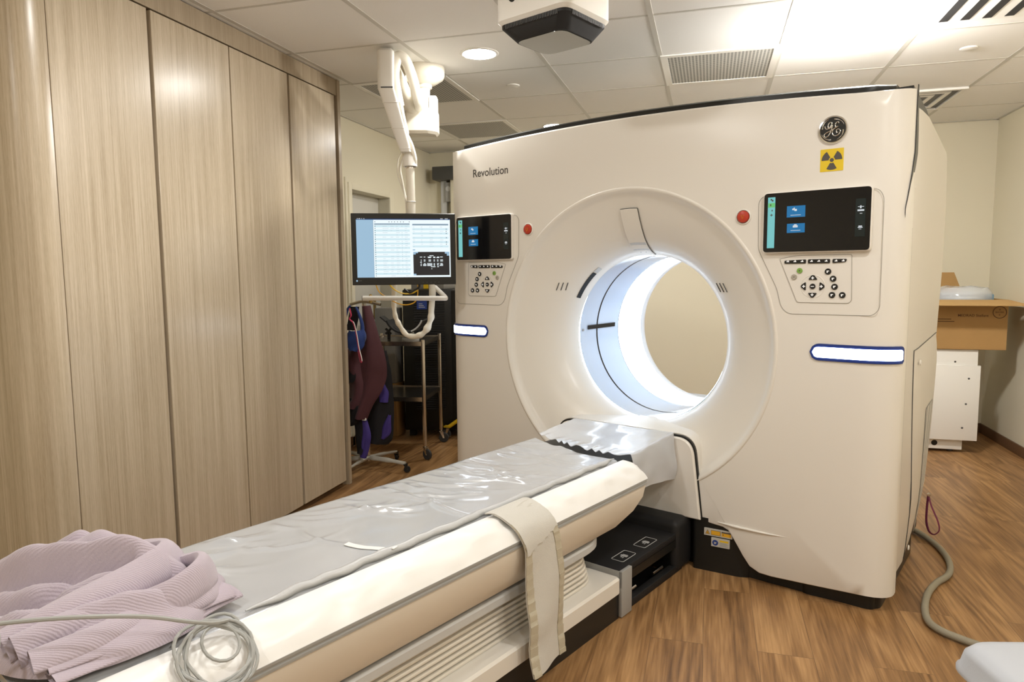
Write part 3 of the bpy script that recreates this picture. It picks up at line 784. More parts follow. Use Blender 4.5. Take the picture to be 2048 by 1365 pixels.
# lettering, emblem, stickers
tx = MB(); put_text(tx, 'Revolution', -.918, 1.806, .240, .041, lambda x, y: (x, -.0008, y)); lab(tx.build('lettering', M['tprint'], G), 'dark word Revolution')
eu, ez, er = .878, 1.816, .0505
em = MB().lathe([(0, -.007), (.044, -.007)], lambda a, b, c: (eu+a, c, ez+b), 48, M['black'])
emb = lab(em.build('emblem', M['black'], G), 'round black emblem with a silver monogram')
MB().lathe([(.0435, -.0068), (.0455, -.0095), (.0495, -.009), (.0515, -.005), (.052, 0)], lambda a, b, c: (eu+a, c, ez+b), 48).build('silver_ring', M['chrome'], emb)
def E_(pts, n=6): return [(eu+(x-618)/250*er*.98, -.0082, ez-(y-460-(-.06)*(x-618))/250*er*.98) for x, y in [(p.x, p.y) for p in cr([(a, b, 0) for a, b in pts], n)]]
mg = MB()
gl = [(478, 395), (492, 438), (530, 446), (572, 410), (600, 355), (578, 328), (548, 350), (532, 400), (548, 438), (580, 428), (612, 385), (594, 460), (570, 530), (530, 585), (486, 592), (468, 562), (500, 522), (560, 492), (640, 448), (690, 420)]
el = [(722, 352), (712, 325), (680, 338), (658, 380), (668, 412), (708, 408), (668, 428), (622, 470), (610, 520), (640, 570), (694, 572), (738, 535), (748, 480), (712, 456), (682, 482), (690, 520), (716, 512)]
for P in (gl, el): mg.tube(E_(P), .0021, 8)
for k in range(4):
    a0 = PI/2*k+.35
    pts = [(eu+(.0405-.004*t*t)*math.cos(a0+1.1*t), -.0078, ez+(.0405-.004*t*t)*math.sin(a0+1.1*t)) for t in [i/8 for i in range(9)]]
    mg.tube(pts, [.0006+.0026*i/8 for i in range(9)], 8)
mg.build('monogram', M['chrome'], emb)
st = MB().prism(rrect(.836, .917, 1.666, 1.748, .002), -.0012, .0, 'y'); stk = lab(st.build('radiation_sticker', M['yellow'], G), 'yellow radiation warning sticker')
tf = MB(); c0 = (.8765, 1.707)
tf.prism(circ(*c0, .0072, 20), -.0018, -.0012, 'y')
for a in (90-30-60, 90+30+0, 240):
    a = {0: 0, 120: 120, 240: 240}[a]; A0, A1 = math.radians(a), math.radians(a+60)
    P = [(c0[0]+.011*math.cos(A0+(A1-A0)*i/6), c0[1]+.011*math.sin(A0+(A1-A0)*i/6)) for i in range(7)]+[(c0[0]+.036*math.cos(A1-(A1-A0)*i/8), c0[1]+.036*math.sin(A1-(A1-A0)*i/8)) for i in range(9)]
    tf.prism(P, -.0018, -.0012, 'y')
tf.build('trefoil', M['tprint'], stk)

# flap at the top of the dish, laser slot, speaker slots, bore sensor
def dish_pt(r, a, off=0): return (r*math.cos(a), dish_v(r)-off, CZ+r*math.sin(a))
fl_ = MB()
def flap(i, j):
    r = .608-(.608-.405)*i; x = -.044+.088*j; a = math.atan2(math.sqrt(r*r-x*x), x); return dish_pt(r, a, .006)
fl_.sheet(flap, 14, 6, -.005); fo = fl_.build('camera_flap', M['gdish'], G)
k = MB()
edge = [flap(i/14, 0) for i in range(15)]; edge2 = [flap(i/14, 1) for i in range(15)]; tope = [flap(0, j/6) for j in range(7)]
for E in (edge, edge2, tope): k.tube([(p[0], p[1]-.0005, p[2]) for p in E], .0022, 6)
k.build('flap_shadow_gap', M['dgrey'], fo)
k = MB(); k.sheet(lambda i, j: tuple(Vector(flap(.74+.26*i, .03+.94*j))+Vector((0, -.0062, 0))), 5, 4, -.001); lab(k.build('flap_lens', M['lgrey'], fo), 'grey lower window of the flap')
for j in (.35, .66):
    p = flap(.95, j); MB().lathe([(0, -.0085), (.003, -.0085)], lambda a, b, c: (p[0]+a, p[1]+c, p[2]+b), 10).build('screw', M['black'], fo)
ls = MB(); ls.sheet(lambda i, j: dish_pt(.4135+.010*j, math.radians(153-22*i), .0025), 14, 2, -.002); lso = ls.build('laser_window', M['black'], G)
k = MB(); k.sheet(lambda i, j: dish_pt(.413+.011*j, math.radians(130.2-4.5*i), .0025), 4, 2, -.002); k.build('slot_end', M['lgrey'], lso)
for sg in (-1, 1):
    k = MB()
    for i in (-1, 0, 1):
        c = Vector(dish_pt(.487, PI/2-sg*1.035, .001))+Vector((.0195*i, 0, 0))
        d_ = Vector((sg*-.010 if sg > 0 else .009, 0, .019)); d_.y = 0
        p0 = c-d_; p1 = c+d_
        for p in (p0, p1): p.y = dish_v(math.hypot(p.x, p.z-CZ))-.0022
        k.tube([p0, p1], .0022, 6)
    k.build('speaker_slots', M['dgrey'], G)
def bore_pt(a, v, off): return ((.3995-off)*math.cos(a), v, BZ+(.3995-off)*math.sin(a))
k = MB(); k.sheet(lambda i, j: bore_pt(PI-.030-.055*j, .312+.275*i, .004), 12, 3, -.003); k.build('bore_sensor', M['black'], G)
k = MB(); k.sheet(lambda i, j: bore_pt(PI-.015-.030*j, .262+.016*i, .003), 2, 3, -.0015); k.build('bore_label', M['grey'], G)

# safety labels on the base
lbp = lambda a, b: (a, -.003+.0*a, b)
def label_block(u0, u1, z0, z1, name, sk):
    v = lambda u: -.0135+(u-.36)*.15
    mb = MB(); mb.add([(u0, v(u0)-.003, z0), (u1, v(u1)-.003, z0), (u1, v(u1)-.003, z1), (u0, v(u0)-.003, z1), (u0, v(u0)+.004, z0), (u1, v(u1)+.004, z0), (u1, v(u1)+.004, z1), (u0, v(u0)+.004, z1)], [(0, 1, 2, 3), (4, 7, 6, 5), (0, 4, 5, 1), (1, 5, 6, 2), (2, 6, 7, 3), (3, 7, 4, 0)])
    o_ = mb.build(name, M['slabel'], G)
    t = MB()
    def q(a0, a1, b0, b1, m, k=1): t.add([(u, v(u)-.003-.0006*k, z) for u, z in ((a0, b0), (a1, b0), (a1, b1), (a0, b1))], [(0, 1, 2, 3)], M[m])
    def poly(P, m, k=1): t.add([(u, v(u)-.003-.0006*k, z) for u, z in P], [tuple(range(len(P)))], M[m])
    sk(q, poly, u0, z0); t.build('label_print', M['orange'], o_)
def sk1(q, poly, u, z):
    poly([(u+.005, z+.006), (u+.025, z+.006), (u+.015, z+.026)], 'tprint'); poly([(u+.008, z+.008), (u+.022, z+.008), (u+.015, z+.022)], 'orange', 2); poly(circ(u+.015, z+.0125, .0022, 10), 'tprint', 3)
    q(u+.029, u+.070, z+.005, z+.026, 'tprint'); q(u+.0305, u+.0685, z+.0065, z+.0245, 'orange', 2)
    q(u+.074, u+.113, z+.005, z+.026, 'orange'); q(u+.074, u+.113, z+.020, z+.026, 'tprint', 2); poly(circ(u+.081, z+.013, .0024, 10), 'tprint', 2)
def sk2(q, poly, u, z):
    poly(circ(u+.017, z+.0175, .0125, 24), 'blue'); poly([(u+.012, z+.014), (u+.016, z+.011), (u+.023, z+.017), (u+.020, z+.022), (u+.016, z+.018), (u+.013, z+.023)], 'slabel', 2)
    q(u+.036, u+.072, z+.024, z+.032, 'ycap')
    for i in range(4): q(u+.036, u+.072-.006*(i % 2), z+.005+.0045*i, z+.0072+.0045*i, 'grey')
label_block(.412, .530, .162, .193, 'laser_label', sk1)
label_block(.443, .519, .117, .156, 'manual_label', sk2)

# ------------------------------------------------------------------ patient table in front of the scanner
T = thing('patient_table', 'long white patient table leading into the scanner, grey vinyl pad on top', 'patient table', (0, -1.5, 0), 'gantry')
VE, VN = -2.45, -.42                       # near and scanner ends of the cradle
MB().box(-.336, .336, -2.75, -.604, 0, .097).build('plinth', M['black'], T)
MB().prism(rrect(-.346, .346, -2.76, -.602, .02), .096, .164, 'z', bev=.008).build('foot_cover', M['slab'], T)
bl = MB()
for i in range(7):
    z0 = .1645+i*.0172; e = .002*i
    bl.prism(rrect(-.287+e, .287-e, -2.6, -.660-.004*i, .12, 8), z0, z0+.0105, 'z', bev=.003)
    bl.prism(rrect(-.258, .258, -2.6, -.70, .12, 8), z0+.0105, z0+.0172, 'z')
bl.build('bellows', M['bellow'], T)
MB().prism(rrect(-.302, .302, -2.55, -.60, .17, 10), .288, .322, 'z', bev=.006).build('top_plate', M['lgrey'], T)
# cradle shell: beige underside with a rounded nose
cs = MB()
half = [(.0, .324), (.22, .324), (.285, .326), (.312, .345), (.332, .385), (.344, .430), (.348, .470), (.346, .478)]
full = [(-a, b) for a, b in half[:0:-1]]+half
def shell_pt(i, j):
    u, z = full[min(len(full)-1, round(j*(len(full)-1)))]
    # nose: lower parts stop earlier
    low = max(0, min(1, (.478-z)/.154)); v1 = VN-.005-.24*low**2.6
    if abs(u) < .285 and z < .33: v1 = VN-.245
    return (u, VE+(v1-VE)*i, z)
cs.grid(shell_pt, 24, len(full)-1)
cs.box(-.335, .335, VE, VN-.02, .46, .477)
cs.add([shell_pt(1, j/(len(full)-1)) for j in range(len(full))], [tuple(range(len(full)))])
cs.build('cradle_shell', M['shell'], T, sharp=60)
for sg in (-1, 1):
    P = [(sg*.352, .476), (sg*.352, .482), (sg*.349, .4835), (sg*.349, .489), (sg*.352, .4905), (sg*.352, .497), (sg*.336, .497), (sg*.336, .476)]
    r = MB().prism(P, VE, VN+.004, 'y'); r.build('side_rail', M['grey'], T)
    def bol(i, j):
        # cross profile of the soft side, j 0 at the rail, 1 at the pad seam
        u = .3505-.097*j+.008*math.sin(PI*j); z = .497+(.0635 if sg > 0 else .042)*math.sin(j*PI/2)**.9
        u = .350-.102*(1-math.cos(j*PI/2))**.9 if False else u
        v = VE+(VN+.01-VE)*i
        end = max(0, (i-.985)/.015); z -= .02*end**2*j; 
        wob = .0022*math.sin(v*23+j*2)*noise.noise(Vector((v*9, j*3, 4)))*4*math.sin(PI*j)
        return (sg*(u+wob), v, z+wob)
    b = MB(); b.sheet(bol, 160, 10, .006*sg); b.build('soft_side', M['bolster'], T, sharp=70)
lab(MB().prism(rrect(-.24, .24, -.445, -.025, .03), .502, .533, 'z', bev=.006).build('head_board', M['dgrey'], T), 'dark board at the head end')
MB().box(-.240, .240, VE, VN-.03, .478, .531).build('cradle_bed', M['dgrey'], T)

# grey vinyl pad lying on the cradle
def ridge(x, y, cx, cy, ang, ln, wd, h):
    ca, sa = math.cos(ang), math.sin(ang); a = (x-cx)*ca+(y-cy)*sa; b = -(x-cx)*sa+(y-cy)*ca
    b -= .25*a*a/max(ln, .01)
    return h*math.exp(-(a/ln)**2-(b/wd)**2)
RD = []
random.seed(11)
for _ in range(36):
    v = random.uniform(-1.30, -.42); RD.append((random.uniform(-.24, .10), v, random.uniform(-.35, .75), random.uniform(.05, .16), random.uniform(.007, .015), random.uniform(.003, .008)*random.choice((1, 1, -.7))))
for _ in range(16): RD.append((random.uniform(-.22, .05), random.uniform(-2.05, -1.3), random.uniform(.0, 1.4), random.uniform(.04, .10), random.uniform(.008, .02), random.uniform(.003, .008)))
RD += [(-.10, -1.50, 1.15, .10, .014, .013), (-.05, -1.43, .5, .09, .013, .010), (-.14, -1.96, 1.0, .09, .014, .012), (-.17, -1.84, 1.0, .08, .011, .010), (-.08, -2.0, .6, .06, .012, .009)]
def pad_z(u, v):
    z = .561+sum(ridge(u, v, *r) for r in RD)*max(0, min(1, (v+2.03)/.06))*max(0, min(1, (.246-abs(u))/.05))
    z += .0025*noise.noise(Vector((u*6, v*3, 1)))+.0015*noise.noise(Vector((u*14, v*9, 5)))
    return z
pad = thing('table_pad', 'grey shiny vinyl pad lying along the top of the patient table', 'pad', (0, -1.4, .531), 'gantry')
def pad_end(u): t = (u+.245)/.5; return -.335-.10*t-.045*math.sin(PI*min(1, t))
def pad_pt(i, j):
    u = -.258+.498*j; v = -2.44+(pad_end(u)+2.44)*i
    e = min(j, 1-j)*.498; dz = 0
    if e < .016: dz = -.016*(1-math.sqrt(max(0, 1-((.016-e)/.016)**2)))
    if i > .99: dz -= .012*((i-.99)/.01)**2
    return (u, v, pad_z(u, v)+dz)
k = MB(); k.sheet(pad_pt, 300, 60, -.017); k.build('cover', M['vinyl'], pad, sharp=70)
pp = MB(); P = [(.229+.003*math.sin(v*31)+.002*math.sin(v*67), v, .5660+.002*noise.noise(Vector((0, v*25, 0)))) for v in [-2.03+1.57*i/120 for i in range(121)]]
pp.tube(P, [(.0115+.003*noise.noise(Vector((3, p[1]*18, 0))))*min(1, .15+i/9, .15+(120-i)/9) for i, p in enumerate(P)], 10); lab(pp.build('piping', M['piping'], pad), 'puckered seam edging')
tpz = MB(); tc = cr([(.093, -1.652, 0), (.15, -1.640, 0), (.20, -1.615, 0), (.243, -1.605, 0)], 6)
tpz.sheet(lambda i, j: (tc[round(i*18)].x+.0-.004*j, tc[round(i*18)].y+.020*(j-.5), pad_z(tc[round(i*18)].x, tc[round(i*18)].y)+.0028+(.012 if i > .9 else 0)), 18, 3, .0015)
lab(tpz.build('tape_strip', M['tape'], pad), 'white strip of tape')

# clear vinyl sheet over the head end
random.seed(5)
def vtop(i, j):
    """i across from left to right, j from the pad edge to the scanner"""
    u = -.252+.520*i; v0 = pad_end(max(-.245, min(.25, u)))+.014; v0 += max(0, (u-.232)/.036)*(-.398-v0); v1 = -.022
    v = v0+(v1-v0)*j
    z = .570+.024*j-.004*j*math.sin(PI*i)+.004*i*j
    cr_ = max(0, 1-j/.22); z += cr_*(.007*math.sin(i*60+2*math.sin(i*17))+.006)*(.4+.6*math.sin(PI*i))
    z += .004*noise.noise(Vector((u*9, v*7, 2)))+.006*max(0, noise.noise(Vector((u*5+v*6, v*3, 7))))
    return (u, v, z)
def vsheet(i, j):
    if i <= .68: return vtop(i/.68, j)
    t = (i-.68)/.32; p = vtop(1, j)
    drop = .185*t*(.75+.35*j)
    return (p[0]+.012*math.sin(t*PI*.8)+.010*noise.noise(Vector((t*2, j*3, 3))), p[1]+.02*t*math.sin(j*3), p[2]-drop-.006*t)
k = MB(); k.sheet(vsheet, 90, 40, .0012); single(k, 'vinyl_sheet', M['clear'], 'crinkled clear plastic sheet draped over the head end of the table', 'plastic sheet', (0, -.25, .56), 'gantry', sharp=80)

# cloth strap hanging over the near side of the table
def strap_path(t):
    P = [(.254, .576), (.275, .576), (.312, .560), (.348, .532), (.366, .492), (.373, .44), (.377, .36), (.378, .29), (.386, .22), (.384, .15), (.388, .075)]
    return P
SPp = cr([(a, 0, b) for a, b in strap_path(0)], 5)
st_ = thing('restraint_strap', 'beige-grey cloth strap hanging over the near side of the table', 'strap', (.37, -1.12, .06), 'gantry')
def strap_pt(i, j, off=0.0):
    p = SPp[min(len(SPp)-1, round(i*(len(SPp)-1)))]
    w0 = -1.285+.30*0; 
    wl = -1.262+.050*min(1, i*2.2)-.018*max(0, i-.6)*0; wr = -1.075+.055*min(1, i*1.6)
    v = wl+(wr-wl)*j
    amp = max(0, i-.3)*1.4
    u = p.x+off+amp*(.010*math.sin(j*5+i*7)+.006*math.sin(i*19+j*2)) - .012*amp*(j-.5)
    z = p.z-(.045*(1-j) if i > .95 else 0)*0-.02*i*(.5-j)*0
    return (u, v, z)
k = MB(); k.sheet(lambda i, j: strap_pt(i, j), 50, 16, .004); k.build('band', M['strap'], st_, sharp=80)
for a, b in ((0, .17), (.83, 1.0)):
    k = MB(); k.sheet(lambda i, j: strap_pt(.25+.75*i, a+(b-a)*j, .0025+.0012*math.sin(i*90)), 60, 4, .003); lab(k.build('hem', M['hem'], st_, sharp=80), 'darker stitched hem')
k = MB(); k.sheet(lambda i, j: strap_pt(.02+(.36+.10*(1-j))*i, j*.98+.01, .0052), 26, 12, .002); lab(k.build('folded_flap', M['strap'], st_, sharp=80), 'end folded back over the strap')

# black step between table and scanner, with its grey end bracket
sb = thing('floor_step', 'low black step between the table foot and the scanner', 'step', (0, -.33, 0), 'gantry')
k = MB(); k.box(-.33, .33, -.598, -.02, .150, .178, bev=.004); k.build('step_top', M['blackm'], sb)
MB().box(-.298, .298, -.596, -.125, 0, .006).build('floor_plate', M['black'], sb)
k = MB(); k.box(-.20, .20, -.590, -.02, 0, .150); k.build('inner_channel', M['black'], sb)
for sg in (-1, 1):
    MB().box(min(sg*.30, sg*.332), max(sg*.30, sg*.332), -.598, -.05, 0, .032, bev=.004).build('lower_rail', M['blackm'], sb)
    MB().box(min(sg*.31, sg*.330), max(sg*.31, sg*.330), -.598, -.05, .115, .150).build('upper_rail', M['black'], sb)
    MB().box(min(sg*.20, sg*.332), max(sg*.20, sg*.332), -.12, -.03, 0, .16, bev=.02).build('end_block', M['black'], sb)
for v in (-.50, -.27):
    MB().cyl((.300, v, .047), (.300, v+.085, .047), .0085, n=14).build('roller', M['chrome'], sb)
br_ = MB(); br_.box(-.347, .349, -.6012, -.598, .118, .182); br_.box(.334, .349, -.6012, -.525, .004, .182, bev=.002); br_.box(-.347, -.334, -.6012, -.525, .004, .182, bev=.002)
lab(br_.build('end_bracket', M['grey'], sb), 'grey metal bracket')
for v0, v1 in ((-.510, -.405), (-.335, -.225)):
    k = MB(); P = rrect(.246, .300, v0, v1, .008)
    k.tube([(a, b, .1785) for a, b in P], .0012, 6, closed=True)
    c = (v0+v1)/2
    k.box(.258, .288, c-.004, c+.010, .1782, .1787); k.box(.262, .284, c+.012, c+.016, .1782, .1787); k.box(.266, .272, c-.016, c-.006, .1782, .1787); k.box(.276, .280, c-.020, c-.008, .1782, .1787)
    k.build('step_symbol', M['lgrey'], sb)
for u, v in ((.06, -.31), (.16, -.10)): MB().lathe([(0, .0012), (.004, .0012), (.0045, 0)], lambda a, b, c: (u+a, v+b, .178+c), 12).build('screw', M['chrome'], sb)
MB().box(-.34, .34, -.12, .04, .0, .23, bev=.03, seg=4).build('end_housing', M['blackm'], sb)

# lilac knitted blanket, heaped on the table's near end
folds = [((-.20, -2.42), (-.02, -2.26), (.10, -2.10), .024, .045), ((-.12, -2.46), (.06, -2.32), (.13, -2.14), .016, -.060), ((-.25, -2.26), (-.08, -2.16), (.0, -2.08), .030, .035),
         ((.0, -2.46), (.13, -2.34), (.18, -2.18), .018, .034), ((-.26, -2.16), (-.14, -2.11), (-.05, -2.06), .018, -.045), ((-.22, -2.46), (-.07, -2.35), (.06, -2.20), .014, -.055), ((-.25, -2.36), (-.12, -2.26), (-.02, -2.16), .012, -.046), ((-.26, -2.30), (-.16, -2.25), (-.12, -2.12), .012, -.028), ((-.06, -2.44), (.0, -2.36), (.02, -2.27), .012, -.034)]
def sdist(p, a, b):
    ab = b-a; t = max(0, min(1, (p-a).dot(ab)/ab.length_squared)); return (p-a-ab*t).length
BC, BA, BB = (-.012, -2.25), .262, .210
def heap(u, v):
    x, y = (u-BC[0])/BA, (v-BC[1])/BB
    rho = (abs(x)**2.6+abs(y)**2.6)**(1/2.6)
    base = max(0, 1-rho**3.4)**.5
    tall = .055+.066*math.exp(-((u+.12)/.15)**2-((v+2.27)/.16)**2)+.045*math.exp(-((u-.05)/.08)**2-((v+2.19)/.10)**2)
    h = tall*base
    p = Vector((u, v))
    for a, b, c, wd, am in folds:
        a, b, c = Vector(a), Vector(b), Vector(c)
        dd = min(sdist(p, a, b), sdist(p, b, c)); h += am*math.exp(-(dd/wd)**2)*base
    h += .010*noise.noise(Vector((u*9, v*7, 3)))*base+.007*noise.noise(Vector((u*24+v*12, v*10, 8)))*base
    return max(h, 0)
bk = MB()
NA, NR = 128, 48
def blank(i, j):
    a = 2*PI*i; r = j
    ca, sa = math.cos(a), math.sin(a)
    k = (abs(ca)**2.6+abs(sa)**2.6)**(-1/2.6)
    u = BC[0]+BA*r*k*ca; v = BC[1]+BB*r*k*sa
    return (u, v, .578+heap(u, v) if r < 1 else .575)
bk.grid(blank, NA, NR, cu=True)
def flap_roll(path, wd, th, tw):
    P = cr([Vector(p)+Vector((-.006, 0, .011)) for p in path], 7)
    def f(i, j):
        k = round(i*(len(P)-1)); p = P[k]; t = (P[min(k+1, len(P)-1)]-P[max(0, k-1)]).normalized()
        s = t.cross(Vector((0, 0, 1))).normalized(); nn = s.cross(t)
        tws = tw+(.5 if tw > .3 else .12)*math.sin(i*3.0); s2 = s*math.cos(tws)+nn*math.sin(tws); n2 = -s*math.sin(tws)+nn*math.cos(tws)
        a = 2*PI*j; sq = 1-.25*i
        q = p+s2*math.cos(a)*wd*sq+n2*math.sin(a)*th*(1+.3*math.sin(9*i+a))
        return q.to_tuple()
    bk.grid(f, len(P)-1, 16)
flap_roll([(0.163, -2.020, 0.577), (0.173, -2.090, 0.576), (0.203, -2.180, 0.575), (0.223, -2.280, 0.575), (0.228, -2.400, 0.576)], .040, .009, .10)
flap_roll([(0.173, -2.035, 0.588), (0.178, -2.100, 0.590), (0.203, -2.190, 0.592), (0.218, -2.280, 0.592), (0.208, -2.400, 0.590)], .034, .008, .25)
flap_roll([(0.118, -2.045, 0.603), (0.178, -2.090, 0.608), (0.193, -2.150, 0.608), (0.188, -2.220, 0.603), (0.208, -2.310, 0.605), (0.198, -2.420, 0.601)], .034, .012, .45)
flap_roll([(0.048, -2.080, 0.620), (0.118, -2.055, 0.636), (0.173, -2.090, 0.639), (0.188, -2.160, 0.623), (0.158, -2.240, 0.608), (0.148, -2.340, 0.616), (0.148, -2.430, 0.607)], .042, .016, .8)
flap_roll([(-0.052, -2.100, 0.643), (0.038, -2.090, 0.657), (0.088, -2.130, 0.660), (0.108, -2.210, 0.648), (0.118, -2.320, 0.634), (0.118, -2.440, 0.611)], .046, .018, .6)
from mathutils.bvhtree import BVHTree
BVH = BVHTree.FromBMesh(bk.bm)
single(bk, 'blanket', M['lilac'], 'crumpled pale lilac knitted blanket heaped on the near end of the table', 'blanket', (0, -2.25, .568), 'gantry', sharp=180)

# coiled grey cable hanging on the soft side
cb = MB(); CC = Vector((.318, -2.135, .540)); e1 = Vector((0, 1, 0)); e2 = Vector((.80, 0, -.60)); e3 = Vector((.60, 0, .80))
P = []
lead = [(.10, -2.62, .69), (.15, -2.52, .700), (.20, -2.44, .700), (.255, -2.35, .690), (.29, -2.26, .665), (.30, -2.18, .625), (.285, -2.10, .583)]
loops = []
for i in range(150):
    a = 2*PI*i/30; r = .068+.010*math.sin(i*.21)+.004*math.sin(i*.55)
    c = CC+e1*(.008*math.sin(i*.13))+e2*(.010*math.cos(i*.17))
    loops.append(c+e1*r*math.cos(a+2.0)+e2*r*1.02*math.sin(a+2.0)+e3*(.012+.004*math.sin(i*.9)+.006*(i % 30)/30))
small = [CC+e3*.016+e2*(-.02)+e1*.005+e1*.036*math.cos(a)+e2*.040*math.sin(a) for a in [i*.35 for i in range(20)]]
LD = cr(lead, 8); zz = []
for p in LD:
    hmax = -1
    for dx, dy in ((0, 0), (.006, 0), (-.006, 0), (0, .006), (0, -.006)):
        hit = BVH.ray_cast(Vector((p.x+dx, p.y+dy, 2)), Vector((0, 0, -1)))[0]
        if hit: hmax = max(hmax, hit.z+.014)
    zz.append(max(p.z, hmax))
for _ in range(2): zz = [max(zz[i], (zz[max(0, i-2)]+zz[min(len(zz)-1, i+2)])/2) for i in range(len(zz))]
LD = [Vector((p.x, p.y, z)) for p, z in zip(LD, zz)]
cb.tube(LD, .0042, 8); cb.tube(loops, .0036, 8); cb.tube(small, .0034, 8)
cb.tube(cr([(.12, -2.47, .672), (.165, -2.46, .682), (.185, -2.465, .655), (.17, -2.48, .60)], 5), .0042, 8)
single(cb, 'coiled_cable', M['cable'], 'coil of thin grey cable on the white side of the table, trailing over the blanket', 'cable', (.31, -2.14, .5), 'gantry')

# ------------------------------------------------------------------ monitor on its ceiling arm
A = thing('ceiling_monitor_arm', 'cream jointed ceiling arm with cable sleeve carrying the monitor', 'monitor arm', (-1.559, 3.70, ZC), 'room')
def rz_at(x0, y0, z0, R=1): return lambda a, b, c: (x0+a, y0+b, z0+c)
MB().lathe([(.118, 0), (.119, -.006), (.117, -.045), (.110, -.062), (.070, -.088), (.046, -.094), (.046, -.112), (.036, -.116)], rz_at(-1.559, 3.70, ZC), 48).build('ceiling_mount', M['cream'], A)
MB().cyl((-1.559, 3.70, ZC-.11), (-1.565, 3.70, 2.19), .036, n=28).build('column', M['white'], A)
k = MB().lathe([(0, -.0375), (.012, -.0375)], lambda a, b, c: (-1.580+a*.9, 3.70+c+.006, 2.285+b), 18, M['black']).lathe([(0, -.038), (.008, -.038)], lambda a, b, c: (-1.580+a*.9, 3.70+c+.006, 2.285+b), 14, M['white'])
k.build('round_badge', M['black'], A)
q = math.radians(16)
def rot_pts(cx, cy, P, a=q): return [(cx+x*math.cos(a)-y*math.sin(a), cy+x*math.sin(a)+y*math.cos(a)) for x, y in P]
MB().prism(rot_pts(-1.567, 3.70, rpoly([(-.088, -.07), (.038, -.07), (.085, -.02), (.085, .07), (-.088, .07)], [.012, .02, .02, .012, .012])), 2.075, 2.212, 'z', bev=.014).build('motor_box', M['cream'], A)
MB().prism(rot_pts(-1.567, 3.70, rpoly([(.038, -.03), (.082, -.03), (.082, .06), (.038, .06)], .015)), 2.20, 2.285, 'z', bev=.006).build('side_post', M['white'], A)
# first arm: from the box towards the camera and the left, rising to the elbow head
EL = Vector((-1.598, 3.32, 2.33))
k = MB().tube([(-1.60, 3.66, 2.205), (-1.595, 3.50, 2.27), (-1.592, 3.36, 2.345)], [.042, .042, .046], 16); k.build('fixed_arm', M['cream'], A)
MB().prism(rot_pts(EL.x, EL.y, rrect(-.043, .043, -.05, .05, .022), q), 2.215, 2.425, 'z', bev=.012).build('elbow_head', M['white'], A)
k = MB(); cxl, cyl_ = rot_pts(EL.x, EL.y, [(0, -.0515)], q)[0]
k.prism(rot_pts(EL.x, EL.y, [(-.024, -.0512), (.036, -.0512), (.036, -.0500), (-.024, -.0500)], q), 2.212, 2.236, 'z'); k.build('rating_plate', M['dgrey'], A)
w0 = Vector((-1.590, 3.30, 2.225)); w1 = Vector((-1.527, 3.38, 1.925))
def arm_sec(c, hw, hd): return [Vector((c.x, c.y, c.z))+Vector((math.cos(q)*a-math.sin(q)*b, math.sin(q)*a+math.cos(q)*b, 0)) for a, b in rrect(-hw, hw, -hd, hd, .012, 3)]
k = MB(); secs = [(w0, .040, .045), (w0.lerp(w1, .25), .038, .042), (w0.lerp(w1, .6), .034, .04), (w0.lerp(w1, .9), .030, .038), (w1, .026, .034)]
rows = [arm_sec(*s) for s in secs]; n = len(rows[0])
k.add([p.to_tuple() for r in rows for p in r], [(r*n+i, r*n+(i+1) % n, (r+1)*n+(i+1) % n, (r+1)*n+i) for r in range(len(rows)-1) for i in range(n)]+[tuple(range(n))[::-1], tuple((len(rows)-1)*n+i for i in range(n))])
k.build('spring_arm', M['white'], A)
k = MB()
for t in (.22, .62, .95):
    c = w0.lerp(w1, t); P = arm_sec(c, .0415-.014*t, .0475-.012*t); k.tube(P, .0022, 6, closed=True)
k.build('cable_tie', M['white'], A)
D0 = Vector((-1.518, 3.40, 1.935))
k = MB().lathe([(.026, .0), (.028, -.02), (.037, -.032), (.037, -.078), (.030, -.080)], rz_at(D0.x, D0.y, D0.z), 28); k.build('swivel', M['white'], A)
k = MB().cyl((D0.x, D0.y, D0.z-.075), (D0.x, D0.y, D0.z-.095), .020, n=20); k.build('swivel_collar', M['steel'], A)
k = MB().cyl((D0.x, D0.y, D0.z-.090), (D0.x+.004, D0.y, 1.35), .0225, n=24); k.build('drop_tube', M['cream'], A)
k = MB(); k.lathe([(.0235, .003), (.026, 0), (.0235, -.003)], rz_at(D0.x+.002, D0.y, 1.675), 24)
k.build('cable_tie', M['white'], A)
# cream cable sleeve looping around the joints
k = MB(); k.tube(cr([(-1.545, 3.62, 2.205), (-1.515, 3.52, 2.215), (-1.50, 3.42, 2.30), (-1.515, 3.36, 2.385), (-1.545, 3.33, 2.385), (-1.555, 3.31, 2.30), (-1.545, 3.32, 2.20), (-1.540, 3.33, 2.15)], 8), .030, 10, flat=.5)
k.tube(cr([(-1.56, 3.60, 2.20), (-1.53, 3.55, 2.235), (-1.535, 3.50, 2.31), (-1.57, 3.47, 2.33)], 6), .014, 8)
k.tube(cr([(-1.540, 3.33, 2.165), (-1.530, 3.335, 2.10), (-1.520, 3.36, 2.02), (-1.50, 3.38, 1.96), (-1.488, 3.39, 1.90), (-1.49, 3.40, 1.875)], 6), [.020]*13+[.014]*18, 8)
k.build('cable_sleeve', M['cream'], A)
k = MB(); k.tube(cr([(-1.565, 3.42, 1.95), (-1.598, 3.43, 1.90), (-1.602, 3.43, 1.82), (-1.575, 3.43, 1.74), (-1.555, 3.42, 1.67), (-1.555, 3.42, 1.55)], 6), .0035, 8)
k.tube(cr([(-1.560, 3.42, 1.93), (-1.588, 3.43, 1.86), (-1.580, 3.43, 1.80), (-1.565, 3.43, 1.72), (-1.545, 3.42, 1.66), (-1.548, 3.42, 1.55)], 6), .006, 8)
k.build('loose_cable', M['cream'], A)
